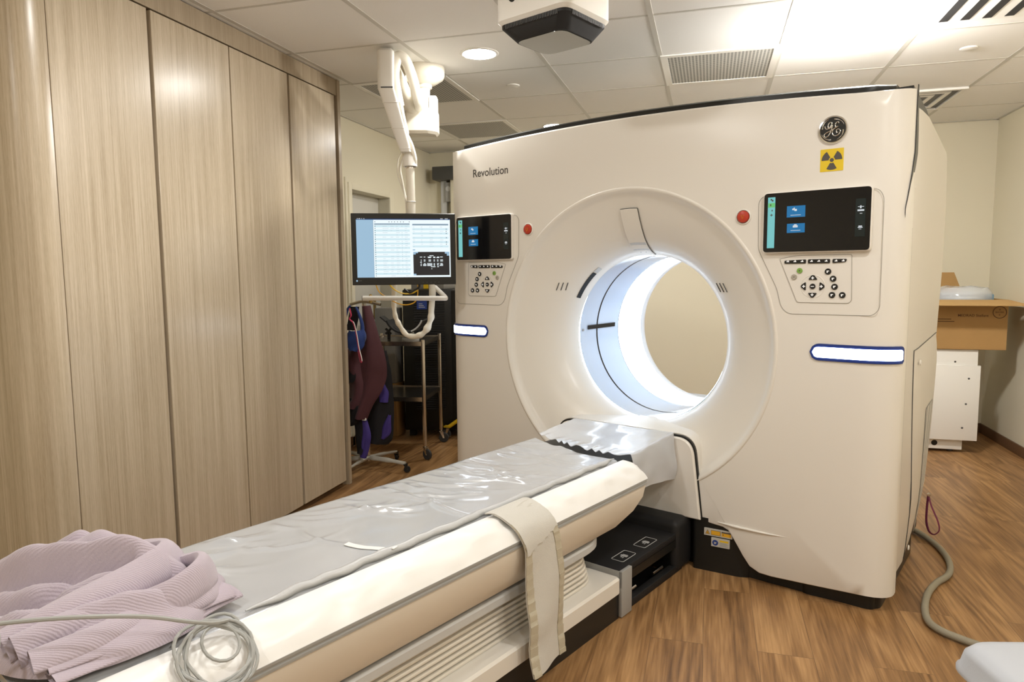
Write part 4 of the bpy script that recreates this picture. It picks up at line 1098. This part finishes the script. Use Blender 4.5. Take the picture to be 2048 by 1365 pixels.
# thick sleeve loop and grab bar below the monitor
CL = [(-1.505, 1.30), (-1.497, 1.20), (-1.505, 1.10), (-1.512, 1.04), (-1.545, .975), (-1.60, .945), (-1.66, .952), (-1.705, 1.01), (-1.728, 1.06), (-1.735, 1.13), (-1.728, 1.22), (-1.71, 1.30)]
PT = cr([(x*1.0, 3.62, z) for x, z in CL], 8); random.seed(3)
k = MB(); k.tube(PT, [.0185+.004*noise.noise(Vector((i*.22, 1, 2)))+.002*math.sin(i*.9) for i in range(len(PT))], 12, flat=.7); k.build('sleeve_loop', M['cream'], A)
bar = MB(); B0 = Vector((-1.875, 3.42, 1.165)); B1 = Vector((-1.470, 3.60, 1.163))
B0 = Vector((-1.845, 3.46, 1.167)); B1 = Vector((-1.425, 3.575, 1.163))
bar.tube(cr([B0, B0.lerp(B1, .5), B1, B1+Vector((.008, .03, .0)), B1+Vector((-.012, .07, .01)), B1+Vector((-.08, .10, .06))], 6), .0135, 14)
gb = bar.build('grab_bar', M['white'], A)
k = MB().cyl(B0+Vector((-.001, 0, 0)), B0+(B0-B1).normalized()*.004, .0137, n=16); k.build('end_cap', M['dgrey'], A)

# the monitor (own frame: x along its width, y away from the viewer)
MT = thing('monitor', 'black widescreen monitor with a bright worklist on screen, hung from the arm', 'monitor', (-1.516, 3.298, 1.243), 'own', rz=math.radians(24)); MT.scale = (.92, .92, .92)
MW, MH = .287, .396
bz_ = MB(); bz_.prism(rrect(-MW, MW, 0, MH, .004), 0, .045, 'y', bev=.003); bz_.prism(rrect(-MW*.7, MW*.7, .05, MH-.05, .03), .045, .075, 'y', bev=.01)
bez = bz_.build('housing', M['black'], MT)
SX0, SX1, SZ0, SZ1 = -.259, .258, .042, .366
MB().box(SX0, SX1, -.0006, .002, SZ0, SZ1).build('screen', M['mwhite'], bez)
d = MB()
def px(x): return SX0+(x-137)/(1158-137)*(SX1-SX0)
def pz(y): return SZ1-(y-105)/(737-105)*(SZ1-SZ0)
def q2(x0, x1, y0, y1, m, dv=0): d.box(px(x0), px(x1), -.0010-dv, -.0007-dv, pz(y1), pz(y0), M[m])
q2(137, 1158, 105, 116, 'mnavy'); q2(137, 318, 116, 737, 'mside'); q2(318, 322, 116, 737, 'mhead')
q2(331, 715, 154, 170, 'mhead'); q2(744, 1138, 158, 176, 'mhead')
for i in range(24):
    y = 183+i*23.3
    if i % 2 == 0: q2(331, 715, y-8, y+12, 'mpale')
    q2(336, 344, y-3, y+5, 'mdot', .0004)
    for x0, wd in ((420, 66), (505, 48), (566, 44), (662, 34)):
        if random.random() < .85: q2(x0, x0+wd*random.uniform(.4, 1), y, y+2.5, 'mtext', .0004)
    if random.random() < .7: q2(628, 634, y-2, y+5, 'mtext', .0004)
for i in range(10):
    y = 192+i*23.3
    if i % 2: q2(744, 1138, y-9, y+12, 'mpale')
    for x0, wd in ((750, 22), (836, 26), (930, 64), (1045, 40)):
        if random.random() < .8: q2(x0, x0+wd*random.uniform(.5, 1), y, y+2.5, 'mtext', .0004)
    if random.random() < .7: q2(1111, 1119, y-4, y+5, 'mdot', .0004)
for x in (340, 492, 522, 552, 584, 618, 648, 712): q2(x-4, x+4, 134, 142, 'mdot', .0004)
q2(744, 770, 434, 446, 'mside', .0004)
q2(748, 1146, 462, 717, 'mblack', .0002)
for (a, b, c_, e) in ((748, 800, 462, 476), (748, 775, 476, 490), (1096, 1146, 462, 482), (1118, 1146, 482, 504), (748, 778, 700, 717)): q2(a, b, c_, e, 'mside', .0006)
for y, xs in ((500, [(925, 970)]), (515, [(820, 845), (862, 880), (905, 948), (965, 990), (1008, 1032), (1042, 1072)]), (522, [(910, 940), (968, 990), (1002, 1034)]), (546, [(830, 838), (862, 880), (915, 942), (970, 985), (1008, 1024), (1044, 1074)]), (559, [(830, 838), (862, 880), (915, 942), (970, 985), (1008, 1024), (1044, 1074)]),
            (572, [(822, 840)]), (586, [(830, 838), (862, 882), (898, 955), (970, 985), (1008, 1030), (1044, 1070)]), (597, [(826, 838), (854, 890), (900, 955), (970, 985), (1008, 1024), (1044, 1074)]), (608, [(826, 838), (854, 890), (900, 955), (970, 985), (1012, 1024), (1036, 1074)]), (621, [(940, 990), (1010, 1028)]), (643, [(944, 954)])):
    for a, b in xs: q2(a, b, y, y+7, 'mwhite', .0006)
for a, b in ((148, 158), (165, 185), (196, 204), (218, 228), (1052, 1080), (1102, 1134)): q2(a, b, 101, 108, 'uiwhite', .0004)
lab(d.build('worklist', M['mpale'], bez), 'pale worklist with a black table window at lower right')
k = MB().lathe([(0, -.0008), (.006, -.0008)], lambda a, b, c: (-.262+a, c, .024+b), 4, M['mside']); k.box(-.252, -.236, -.0008, 0, .022, .0265, M['dgrey']); k.build('maker_mark', M['mside'], bez)
k = MB()
for i in range(5): k.box(.10+i*.022, .105+i*.022, -.0008, 0, .012, .015)
k.build('control_keys', M['dgrey'], bez)
# thin cables hanging under the monitor
for nm, mt_, P, r, l in (('orange_cable', 'orange', [(-1.80, 3.52, 1.26), (-1.78, 3.53, 1.20), (-1.735, 3.55, 1.165), (-1.69, 3.57, 1.135), (-1.64, 3.58, 1.125), (-1.59, 3.58, 1.14), (-1.57, 3.58, 1.18), (-1.56, 3.56, 1.26)], .0032, 'thin orange cable dangling under the monitor'),
                   ('yellow_cable', 'ycap', [(-1.73, 3.53, 1.26), (-1.70, 3.55, 1.215), (-1.655, 3.57, 1.19), (-1.61, 3.59, 1.19), (-1.58, 3.60, 1.205)], .0035, 'thin yellow cable sagging under the monitor'),
                   ('black_cable', 'black', [(-1.545, 3.55, 1.26), (-1.55, 3.555, 1.225), (-1.585, 3.56, 1.205), (-1.61, 3.56, 1.195), (-1.64, 3.56, 1.215)], .006, 'thick black cable sagging under the right of the monitor')):
    single(MB().tube(cr(P, 6), r, 8), nm, M[mt_], l, 'cable', P[3], 'room')

# ------------------------------------------------------------------ apron rack with lead aprons
RY = 4.10
R_ = thing('apron_rack', 'pale rolling rack base on dark casters, aprons hung above it', 'apron rack', (-2.16, RY, 0), 'room')
hub = Vector((-2.19, RY+.02, .055))
k = MB().cyl((hub.x, hub.y, .05), (hub.x, hub.y, 1.12), .014, n=16); k.build('post', M['steel'], R_)
k = MB().tube(cr([(hub.x-.10, hub.y, 1.10), (hub.x, hub.y-.01, 1.12), (hub.x+.12, hub.y, 1.10)], 5), .010, 10); k.build('hanger', M['steel'], R_)
k = MB().lathe([(.012, .02), (.014, .06), (.009, .075), (0, .08)], rz_at(hub.x+.055, hub.y-.01, 1.09), 14); k.build('hanger_knob', M['brass'], R_)
tips = [(-1.90, 4.075), (-2.09, 4.34), (-2.42, 4.25), (-2.42, 3.98), (-2.20, 3.86)]
def caster(parent, x, y, r, ang, mh, mw, top):
    c = MB(); c.prism([(a, b) for a, b in circ(0, 0, r, 22)], -.009, .009, 'y', bev=.003)
    dx = .5*r
    mtx = Matrix.Translation((x, y, 0)) @ Matrix.Rotation(ang, 4, 'Z')
    for v in c.bm.verts: v.co = mtx @ (v.co+Vector((dx, 0, r)))
    wh = c.build('wheel', mw, parent)
    h = MB()
    for s in (-1, 1): h.prism([(-.012, 2*r+.012), (.014, 2*r+.012), (dx+.006, r-.004), (dx-.006, r-.004)], s*.011, s*.0135, 'y')
    h.box(-.014, .016, -.0135, .0135, 2*r+.010, 2*r+.014); h.cyl((0, 0, 2*r+.012), (0, 0, top), .008, n=12); h.cyl((dx, -.016, r), (dx, .016, r), .004, n=10)
    for v in h.bm.verts: v.co = mtx @ v.co
    return h.build('caster_fork', mh, parent), wh
for i, (x, y) in enumerate(tips):
    k = MB(); e = Vector((x, y, 0)); md = hub.lerp(e, .55)
    k.tube(cr([(hub.x, hub.y, .070), (md.x, md.y, .068), (x, y, .060)], 5), [.017]*6+[.013]*5, 10, flat=.7); k.build('leg', M['rack'], R_)
    caster(R_, x, y, .022, i*1.3+.4, M['black'], M['blackm'], .058)

APX = [0.0]
def ap(a, b): return (-2.17+APX[0]+(a-735)*.0034-.0001*(b-608), 1.105-(b-608)*.0033)  # image pixel column and row turned linearly into rack-plane coordinates
def apron(rows, y, bulge, fold, name, m, nt=18, th=.012):
    """hanging cloth: rows of (image row, left, right) outline pixels, bulging forward and folded"""
    R2 = [(ap(l, yy), ap(r, yy)) for yy, l, r in rows]; nr = len(R2)
    L_ = cr([(p[0][0], 0, p[0][1]) for p in R2], 4); Q_ = cr([(p[1][0], 0, p[1][1]) for p in R2], 4)
    def f(i, j):
        k_ = min(len(L_)-1, round(i*(len(L_)-1))); a, b = L_[k_], Q_[k_]
        p = a.lerp(b, j)
        dy = -bulge*(1-(2*j-1)**2)**.7 + fold*math.sin(j*11+i*2.3+bulge*90)*(.3+.7*i) + fold*.8*math.sin(i*9+j*3)
        return (p.x, y+dy, p.z)
    k = MB(); k.sheet(f, len(L_)-1, nt, -th); return k
# purple and black apron behind
pa = thing('lead_apron', 'purple and black lead apron hanging lowest on the rack', 'lead apron', (-2.11, RY-.02, .15), 'room', 'lead aprons')
apron([(700, 752, 780), (740, 745, 791), (775, 738, 795), (810, 740, 797), (845, 742, 797), (872, 744, 796), (885, 748, 786)], RY-.02, .045, .006, 'skirt', None).build('skirt', M['blackcloth'], pa, sharp=80)
lab(apron([(765, 768, 786), (780, 772, 793), (800, 776, 792)], RY-.066, .012, .003, 'p', None, 8, .006).build('shoulder_patch', M['purple'], pa, sharp=80), 'purple panel')
lab(apron([(826, 794, 797), (845, 784, 797.5), (862, 780, 796), (874, 779, 784)], RY-.058, .010, .003, 'p', None, 8, .006).build('side_patch', M['purple'], pa, sharp=80), 'purple panel')
# maroon vest
APX[0] = .014
va = thing('lead_vest', 'maroon lead vest with black edging hanging on the rack', 'lead vest', (-2.17, RY-.08, .3), 'room', 'lead aprons')
apron([(610, 749, 757), (640, 748, 767), (675, 742, 778), (710, 738, 789), (745, 737, 792), (775, 736, 782), (800, 734, 766), (830, 730, 752)], RY-.120, .04, .007, 'b', None).build('front_panel', M['maroon'], va, sharp=80)
apron([(684, 730, 745), (700, 712, 752), (722, 698, 758), (745, 708, 764), (762, 718, 768), (790, 716, 762), (810, 708, 752)], RY-.112, .05, .008, 'b', None).build('side_panel', M['maroon'], va, sharp=80)
lab(apron([(790, 716, 748), (806, 707, 750), (822, 698, 746), (838, 697, 736), (846, 699, 712)], RY-.127, .03, .006, 'b', None).build('lower_lining', M['blackcloth'], va, sharp=80), 'black lining')
hole = MB(); hc = ap(727, 744)
hole.lathe([(0, -.004), (.030, -.004), (.048, -.002), (.050, .01)], lambda a, b, c: (hc[0]+a*.85, RY-.178+c, hc[1]+b), 26); lab(hole.build('arm_opening', M['blackcloth'], va), 'black arm opening')
lab(apron([(835, 726, 748), (870, 730, 748), (890, 733, 748), (903, 734, 744)], RY-.105, .02, .004, 'b', None).build('tail', M['blackcloth'], va, sharp=80), 'black hanging tail')
k = apron([(830, 744, 748), (860, 743, 758), (880, 741, 756), (898, 740, 752), (910, 741, 747)], RY-.112, .012, .003, 'b', None, 8); lab(k.build('tie_strap', M['purple'], va, sharp=80), 'purple strap')
k = MB(); c1 = ap(750, 824); k.box(c1[0]-.014, c1[0]+.016, RY-.150, RY-.138, c1[1]-.032, c1[1]+.032, bev=.003); lab(k.build('label_patch', M['white'], va), 'white tag')
# blue thyroid collar
APX[0] = .028
tc_ = thing('thyroid_collar', 'bright blue thyroid collar looped at the top of the rack', 'collar', (-2.17, RY-.23, .9), 'room', 'lead aprons')
def coll(i, j):
    P = CP[round(i*(len(CP)-1))]; t = (CP[min(len(CP)-1, round(i*(len(CP)-1))+1)]-CP[max(0, round(i*(len(CP)-1))-1)]).normalized()
    return (P.x, P.y-.10*(j-.5)*0-.02*j, P.z)
CPo = [ap(a, b) for a, b in ((733, 608), (726, 618), (719, 645), (714, 664), (722, 673), (740, 676), (755, 662), (757, 645), (751, 625), (744, 610))]
CP = cr([(x, RY-.235, z) for x, z in CPo], 6)
k = MB(); n_ = len(CP)
ws = [.006+.009*math.sin(PI*i/(n_-1))+(.034 if .48 < i/(n_-1) < .72 else .0)*math.sin(PI*(i/(n_-1)-.48)/.24) if True else 0 for i in range(n_)]
k.tube(CP, ws, 12, flat=1.0); k.build('collar_band', M['bluecloth'], tc_, sharp=80)
apron([(655, 738, 757), (670, 729, 764), (682, 732, 764), (692, 740, 755)], RY-.265, .02, .004, 'b', None, 10, .01).build('collar_front', M['bluecloth'], tc_, sharp=80)
apron([(610, 731, 748), (630, 728, 746), (655, 722, 741)], RY-.215, .008, .002, 'b', None, 8, .006).build('collar_lining', M['blackcloth'], tc_, sharp=80)
lyd = thing('lanyard', 'pink and white patterned lanyard hanging beside the blue collar', 'lanyard', (-2.1, RY-.30, .95), 'room')
k = MB(); LP = cr([(*ap(742, 612), 0), (*ap(745, 625), 0), (*ap(742, 632), 0), (*ap(750, 640), 0), (*ap(756, 662), 0), (*ap(760, 685), 0), (*ap(766, 709), 0), (*ap(763, 711), 0), (*ap(758, 690), 0)], 5)
k.tube([(p.x, RY-.300, p.y) for p in LP], .0045, 6, flat=.4); k.build('strap', M['pink'], lyd)
k = MB(); k.tube([(p.x+.004, RY-.303, p.y+.004) for p in LP[14:32]], .0022, 6); lab(k.build('pale_stripe', M['uiwhite'] if False else M['white'], lyd), 'white stripe')

# ------------------------------------------------------------------ steel instrument trolley
TR = thing('instrument_trolley', 'stainless steel two-shelf trolley on casters beside the black equipment cabinet', 'trolley', (-2.16, 4.62, 0), 'own', rz=math.radians(8.7))
tw, td = .225, .25
for z, nm in ((.825, 'top_shelf'), (.435, 'lower_shelf')):
    k = MB(); k.box(-tw, tw, -td, td, z-.003, z)
    for a in (-td, td): k.box(-tw, tw, a-.004, a+.004, z-.024, z+.006)
    for a in (-tw, tw): k.box(a-.004, a+.004, -td, td, z-.024, z+.006)
    k.build(nm, M['steel'], TR)
for sx in (-1, 1):
    for sy in (-1, 1):
        MB().box(sx*tw-.0125, sx*tw+.0125, sy*td-.0125, sy*td+.0125, .10, .845, bev=.003).build('leg', M['steel'], TR)
        caster(TR, sx*tw, sy*td, .038, -.7+.5*sx+.3*sy, M['chrome'], M['rubber'], .11)
HH = thing('head_holder', 'black curved head holder standing on the steel trolley', 'head holder', (-2.10, 4.60, .826), 'own', rz=math.radians(12))
k = MB()
def hs(i, j):
    a = PI*(1.10+.80*i); r = .125+.01*abs(i-.5); return (r*math.cos(a), -.11+.2*j, .185+r*math.sin(a))
k.sheet(hs, 26, 6, .012); k.build('cradle_shell', M['blackm'], HH)
k = MB(); P = [hs(i/26, 0) for i in range(27)]; k.tube([(p[0]*1.02, p[1]-.004, p[2]) for p in P[17:]], .006, 8); k.build('rim', M['lgrey'], HH)
k = MB().sheet(lambda i, j: (-.185+.15*i, -.06+.12*j, .17-.13*i+.02*i*i), 10, 3, .008); k.build('side_wing', M['blackm'], HH)
k = MB().lathe([(.062, 0), (.062, .012), (.03, .03), (.022, .06)], lambda a, b, c: (.02+a, b, c), 24); k.build('foot', M['lgrey'], HH)
k = MB()
for i in range(4): a = PI/4+i*PI/2; k.tube([(-.135, -.03, .062), (-.135+.028*math.cos(a), -.035, .062+.028*math.sin(a))], .009, 8)
k.cyl((-.135, -.02, 0), (-.135, -.02, .06), .012, n=10); k.build('clamp_knob', M['black'], HH)

# ------------------------------------------------------------------ black equipment cabinet and things round it
SC = thing('equipment_cabinet', 'tall black equipment cabinet with louvred front behind the trolley', 'equipment cabinet', (-2.325, 5.0, 0), 'own', rz=math.radians(14))
MB().box(0, .70, .01, .60, .05, 1.175, bev=.01).build('body', M['black'], SC)
k = MB()
for i in range(46): k.box(.09, .33, .002, .011, .22+i*.019, .230+i*.019)
k.build('front_louvres', M['blackm'], SC)
MB().box(.385, .69, -.002, .011, .06, 1.165, bev=.003).build('side_door', M['black'], SC)
bn = lab(MB().box(.115, .195, -.002, .002, 1.02, 1.085).build('blue_notice', M['blue'], SC), 'blue notice')
k = MB()
for i in range(3): k.box(.13, .18-.01*i, -.004, -.002, 1.035+.013*i, 1.039+.013*i)
k.build('notice_print', M['lgrey'], bn)
for x in (.03, .62): MB().box(x, x+.05, .04, .10, 0, .05).build('foot', M['blackm'], SC)
US = thing('power_unit', 'grey power unit with a green light on top of the black cabinet', 'power unit', (-2.1, 5.25, 1.176), 'room')
MB().box(-2.30, -2.02, 5.12, 5.45, 1.176, 1.235, bev=.004).build('case', M['mesh_grey'], US)
lab(MB().lathe([(0, -.002), (.006, -.002)], lambda a, b, c: (-2.13+a, 5.12+c, 1.215+b), 12).build('status_light', mat('green_led', (0, 0, 0), emit=(.5, 1, .1), es=2), US), 'green light')
lab(MB().box(-2.19, -2.15, 5.113, 5.12, 1.180, 1.240).build('warning_tag', M['ycap'], US), 'yellow tag')
k = single(MB().box(-2.56, -2.39, 4.985, 5.14, .43, 1.03, bev=.006), 'grey_case', M['mesh_grey'], 'plain grey upright case left of the black equipment cabinet', 'case', (-2.43, 5.2, .43))
single(MB().box(-2.565, -2.385, 4.98, 5.14, 0, .429, bev=.003), 'brown_carton', M['card'], 'brown carton on the floor under the plain grey case', 'carton', (-2.43, 5.2, 0))
YD = thing('yellow_dolly', 'yellow dolly arm with a caster poking out beside the scanner', 'dolly', (-1.95, 5.05, 0), 'room')
k = MB(); k.tube([(-1.975, 5.035, .085), (-1.89, 5.05, .145), (-1.80, 5.06, .20)], .016, 8, flat=.8); k.box(-2.0, -1.95, 5.015, 5.055, .088, .100); k.build('arm', M['ycap'], YD)
caster(YD, -1.965, 5.03, .036, PI, M['chrome'], M['rubber'], .095)

# gas and power panel on the back wall
WP = thing('wall_service_panel', 'dark box with grey service column on the back wall behind the scanner', 'wall panel', (-2.36, YB, 1.6), 'room')
MB().box(-2.50, -2.10, YB-.16, YB-.001, 2.165, 2.285, bev=.006).build('dark_housing', M['dgrey'], WP)
MB().box(-2.46, -2.40, YB-.05, YB-.001, .9, 2.17, bev=.004).build('duct', M['lgrey'], WP)
MB().box(-2.41, -2.345, YB-.07, YB-.001, 1.97, 2.15, bev=.006).build('gauge_box', M['grey'], WP)
MB().lathe([(0, -.004), (.022, -.004), (.026, 0)], lambda a, b, c: (-2.378+a, YB-.07+c, 2.09+b), 20).build('gauge_dial', M['lgrey'], WP)
MB().box(-2.345, -2.30, YB-.10, YB-.001, 1.2, 2.19, bev=.004).build('side_channel', M['wall'], WP)

# ------------------------------------------------------------------ right-hand corner: white unit, carton, tubing
WU = thing('white_unit', 'white metal floor unit with a screwed side panel in the right corner', 'equipment unit', (1.55, 5.75, 0), 'room')
MB().box(1.25, 1.80, 5.47, 6.05, .72*0+.10, .742, bev=.006).build('body', M['white'], WU)
MB().box(1.27, 1.815, 5.455, 5.475, .10, .632, bev=.003).build('side_panel', M['white'], WU)
MB().box(1.30, 1.74, 5.50, 6.0, .022, .10, bev=.004).build('plinth', M['white'], WU)
k = MB()
for x, z in ((1.31, .61), (1.745, .54), (1.735, .36), (1.72, .19), (1.31, .14), (1.66, .655)): k.lathe([(0, -.003), (.006, -.003), (.007, 0)], lambda a, b, c: (x+a, (5.455 if z < .64 else 5.47)+c, z+b), 10)
k.build('screws', M['dgrey'], WU)
k = MB()
for z0, z1 in ((.46, .555), (.21, .31)): k.box(1.80, 1.808, 5.49, 5.60, z0, z1)
k.build('side_slots', M['dgrey'], WU)
k = MB().lathe([(0, -.003), (.018, -.003), (.020, 0)], lambda a, b, c: (1.565+a, 5.50+c, .065+b), 20); k.build('cable_port', M['black'], WU)
for x in (1.35, 1.68): MB().cyl((x, 5.56, 0), (x, 5.56, .024), .02, n=12).build('foot', M['dgrey'], WU)
CB = thing('cardboard_box', 'open brown cardboard box on top of the white unit', 'cardboard box', (1.65, 5.7, .744), 'room')
X0, X1, Y0, Y1, Z0, Z1 = 1.36, 1.955, 5.45, 5.90, .744, 1.085
k = MB(); k.box(X0, X1, Y0, Y0+.005, Z0, Z1); k.box(X0, X1, Y1-.005, Y1, Z0, Z1); k.box(X0, X0+.005, Y0, Y1, Z0, Z1); k.box(X1-.005, X1, Y0, Y1, Z0, Z1); k.box(X0, X1, Y0, Y1, Z0, Z0+.005)
k.build('walls', M['card'], CB)
def flapq(P, th=.005):
    k = MB(); a, b, c, d_ = [Vector(p) for p in P]; n_ = (b-a).cross(d_-a).normalized()*th
    k.add([p.to_tuple() for p in (a, b, c, d_)]+[(p-n_).to_tuple() for p in (a, b, c, d_)], [(0, 1, 2, 3), (7, 6, 5, 4), (0, 4, 5, 1), (1, 5, 6, 2), (2, 6, 7, 3), (3, 7, 4, 0)])
    return k
flapq([(X0, Y0, Z1), (X1, Y0, Z1), (X1+.055, Y0-.21, Z1-.028), (X0-.05, Y0-.21, Z1-.028)]).build('flap', M['cardin'], CB)
flapq([(X1, Y0+.01, Z1), (X1, Y1, Z1), (X1+.13, Y1-.01, Z1-.045), (X1+.13, Y0, Z1-.045)]).build('flap', M['cardin'], CB)
flapq([(X1-.13, Y1, Z1), (X0, Y1, Z1), (X0+.02, Y1+.05, Z1+.19), (X1-.19, Y1+.05, Z1+.19)]).build('flap', M['card'], CB)
flapq([(X0, Y1, Z1), (X0, Y0, Z1), (X0-.15, Y0+.02, Z1+.10), (X0-.15, Y1, Z1+.10)]).build('flap', M['card'], CB)
pr = MB()
put_text(pr, 'MEDRAD Stellant', 1.655, .973, .185, .017, lambda x, y: (x, Y0-.0008, y))
lab(pr.build('box_lettering', M['cardprint'], CB), 'printed words on the box')
k = MB(); k.tube([(1.905+.040*math.cos(a), Y0-.001, 1.004+.040*math.sin(a)) for a in [2*PI*i/30 for i in range(30)]], .0022, 6, closed=True)
put_text(k, 'BAYER', 1.880, 1.000, .050, .009, lambda x, y: (x, Y0-.0008, y)); put_text(k, 'E', 1.901, .982, .008, .009, lambda x, y: (x, Y0-.0008, y)); put_text(k, 'B', 1.901, 1.018, .008, .009, lambda x, y: (x, Y0-.0008, y))
k.build('round_print', M['cardprint'], CB)
k = MB().box(1.40, 1.615, Y0-.001, Y0, .952, .957); k.box(1.40, 1.635, Y0-.001, Y0, .936, .941); k.build('print_lines', M['cardprint'], CB)
TB = thing('wrapped_tubing', 'clear plastic pack of tubing lying in the open cardboard box', 'plastic pack', (1.70, 5.66, 1.0), 'room')
k = MB(); k.lathe([(0, .17), (.10, .178), (.16, .165), (.188, .13), (.192, .08), (.18, .02), (0, .0)], lambda a, b, c: (1.735+a*1.0, 5.66+b*.95, 1.0+c+.004*math.sin(a*60)+.004*math.sin(b*43)), 40); k.build('wrapper', M['wrap'], TB)
k = MB()
for i in range(4): k.tube([(1.735+.135*math.cos(a), 5.66+.13*math.sin(a), 1.04+.028*i) for a in [2*PI*j/30 for j in range(30)]], .011, 8, closed=True)
k.build('tube_coil', M['lgrey'], TB)
lab(MB().box(1.865, 1.905, 5.56, 5.64, 1.06, 1.125, bev=.008).build('blue_end', M['wrapblue'], TB), 'blue end piece')

# ------------------------------------------------------------------ floor: hose, plum strap, grey bin
HP = [(.93, 3.82, .016), (1.0, 3.72, .016), (1.037, 3.575, .016), (1.044, 3.43, .016), (1.025, 3.30, .016), (.985, 3.195, .016), (.915, 3.10, .016), (.852, 2.98, .016), (.808, 2.845, .016), (.794, 2.745, .016), (.815, 2.685, .016), (.855, 2.645, .016), (.92, 2.60, .016), (1.02, 2.55, .016), (1.15, 2.52, .016)]
single(MB().tube(cr(HP, 8), .013, 12), 'floor_hose', M['hose'], 'grey braided hose winding over the floor from the scanner', 'hose', (.95, 3.1, 0))
PS = thing('plum_strap', 'plum-coloured strap loop hanging at the back corner of the scanner', 'strap', (1.065, 3.72, .02), 'room')
sx, sy, sz = 1.043, 3.71, .205
k = MB(); LPp = cr([(sx, sy, sz), (sx+.012, sy-.01, sz-.05), (sx+.040, sy-.02, sz-.12), (sx+.048, sy-.02, sz-.165), (sx+.028, sy-.02, sz-.188), (sx+.005, sy-.02, sz-.175), (sx-.006, sy-.01, sz-.13), (sx-.004, sy, sz-.06), (sx-.001, sy, sz)], 5)
k.tube(LPp, .0065, 8, flat=.35); k.build('loop', M['magenta'], PS)
MB().lathe([(0, -.004), (.008, -.003), (.009, .004), (0, .006)], lambda a, b, c: (sx+a, sy-.008+c, sz+.004+b), 14).build('stud', M['chrome'], PS)
BN = thing('lidded_bin', 'pale grey plastic bin with a rounded lid at the bottom right corner', 'bin', (.742, 1.258, 0), 'own', rz=math.radians(14))
bw, bd = .235, .26
k = MB(); P1 = rrect(-bw+.02, bw-.02, -bd+.02, bd-.02, .05, 6); P0 = [(a*.86, b*.86) for a, b in P1]; n = len(P1)
k.add([(a, b, 0) for a, b in P0]+[(a, b, .545) for a, b in P1], [(i, (i+1) % n, n+(i+1) % n, n+i) for i in range(n)]+[tuple(range(n))[::-1], tuple(n+i for i in range(n))]); k.build('body', M['lgrey'], BN)
k = MB(); rg = [(1.0, .545), (1.0, .552), (.985, .556), (.965, .582), (.93, .594), (.86, .599), (.5, .602), (.0, .602)]
PL = rrect(-bw, bw, -bd, bd, .055, 7); n = len(PL); vs_ = []
for s_, z in rg[:-1]: vs_ += [(a*s_ if s_ < .9 else a-math.copysign((1-s_)*bw, a), b*s_ if s_ < .9 else b-math.copysign((1-s_)*bd, b), z) for a, b in PL]
fs = [(r*n+i, r*n+(i+1) % n, (r+1)*n+(i+1) % n, (r+1)*n+i) for r in range(len(rg)-2) for i in range(n)]+[tuple((len(rg)-2)*n+i for i in range(n)), tuple(range(n))[::-1]]
k.add(vs_, fs); k.build('lid', M['binlid'], BN, sharp=60)
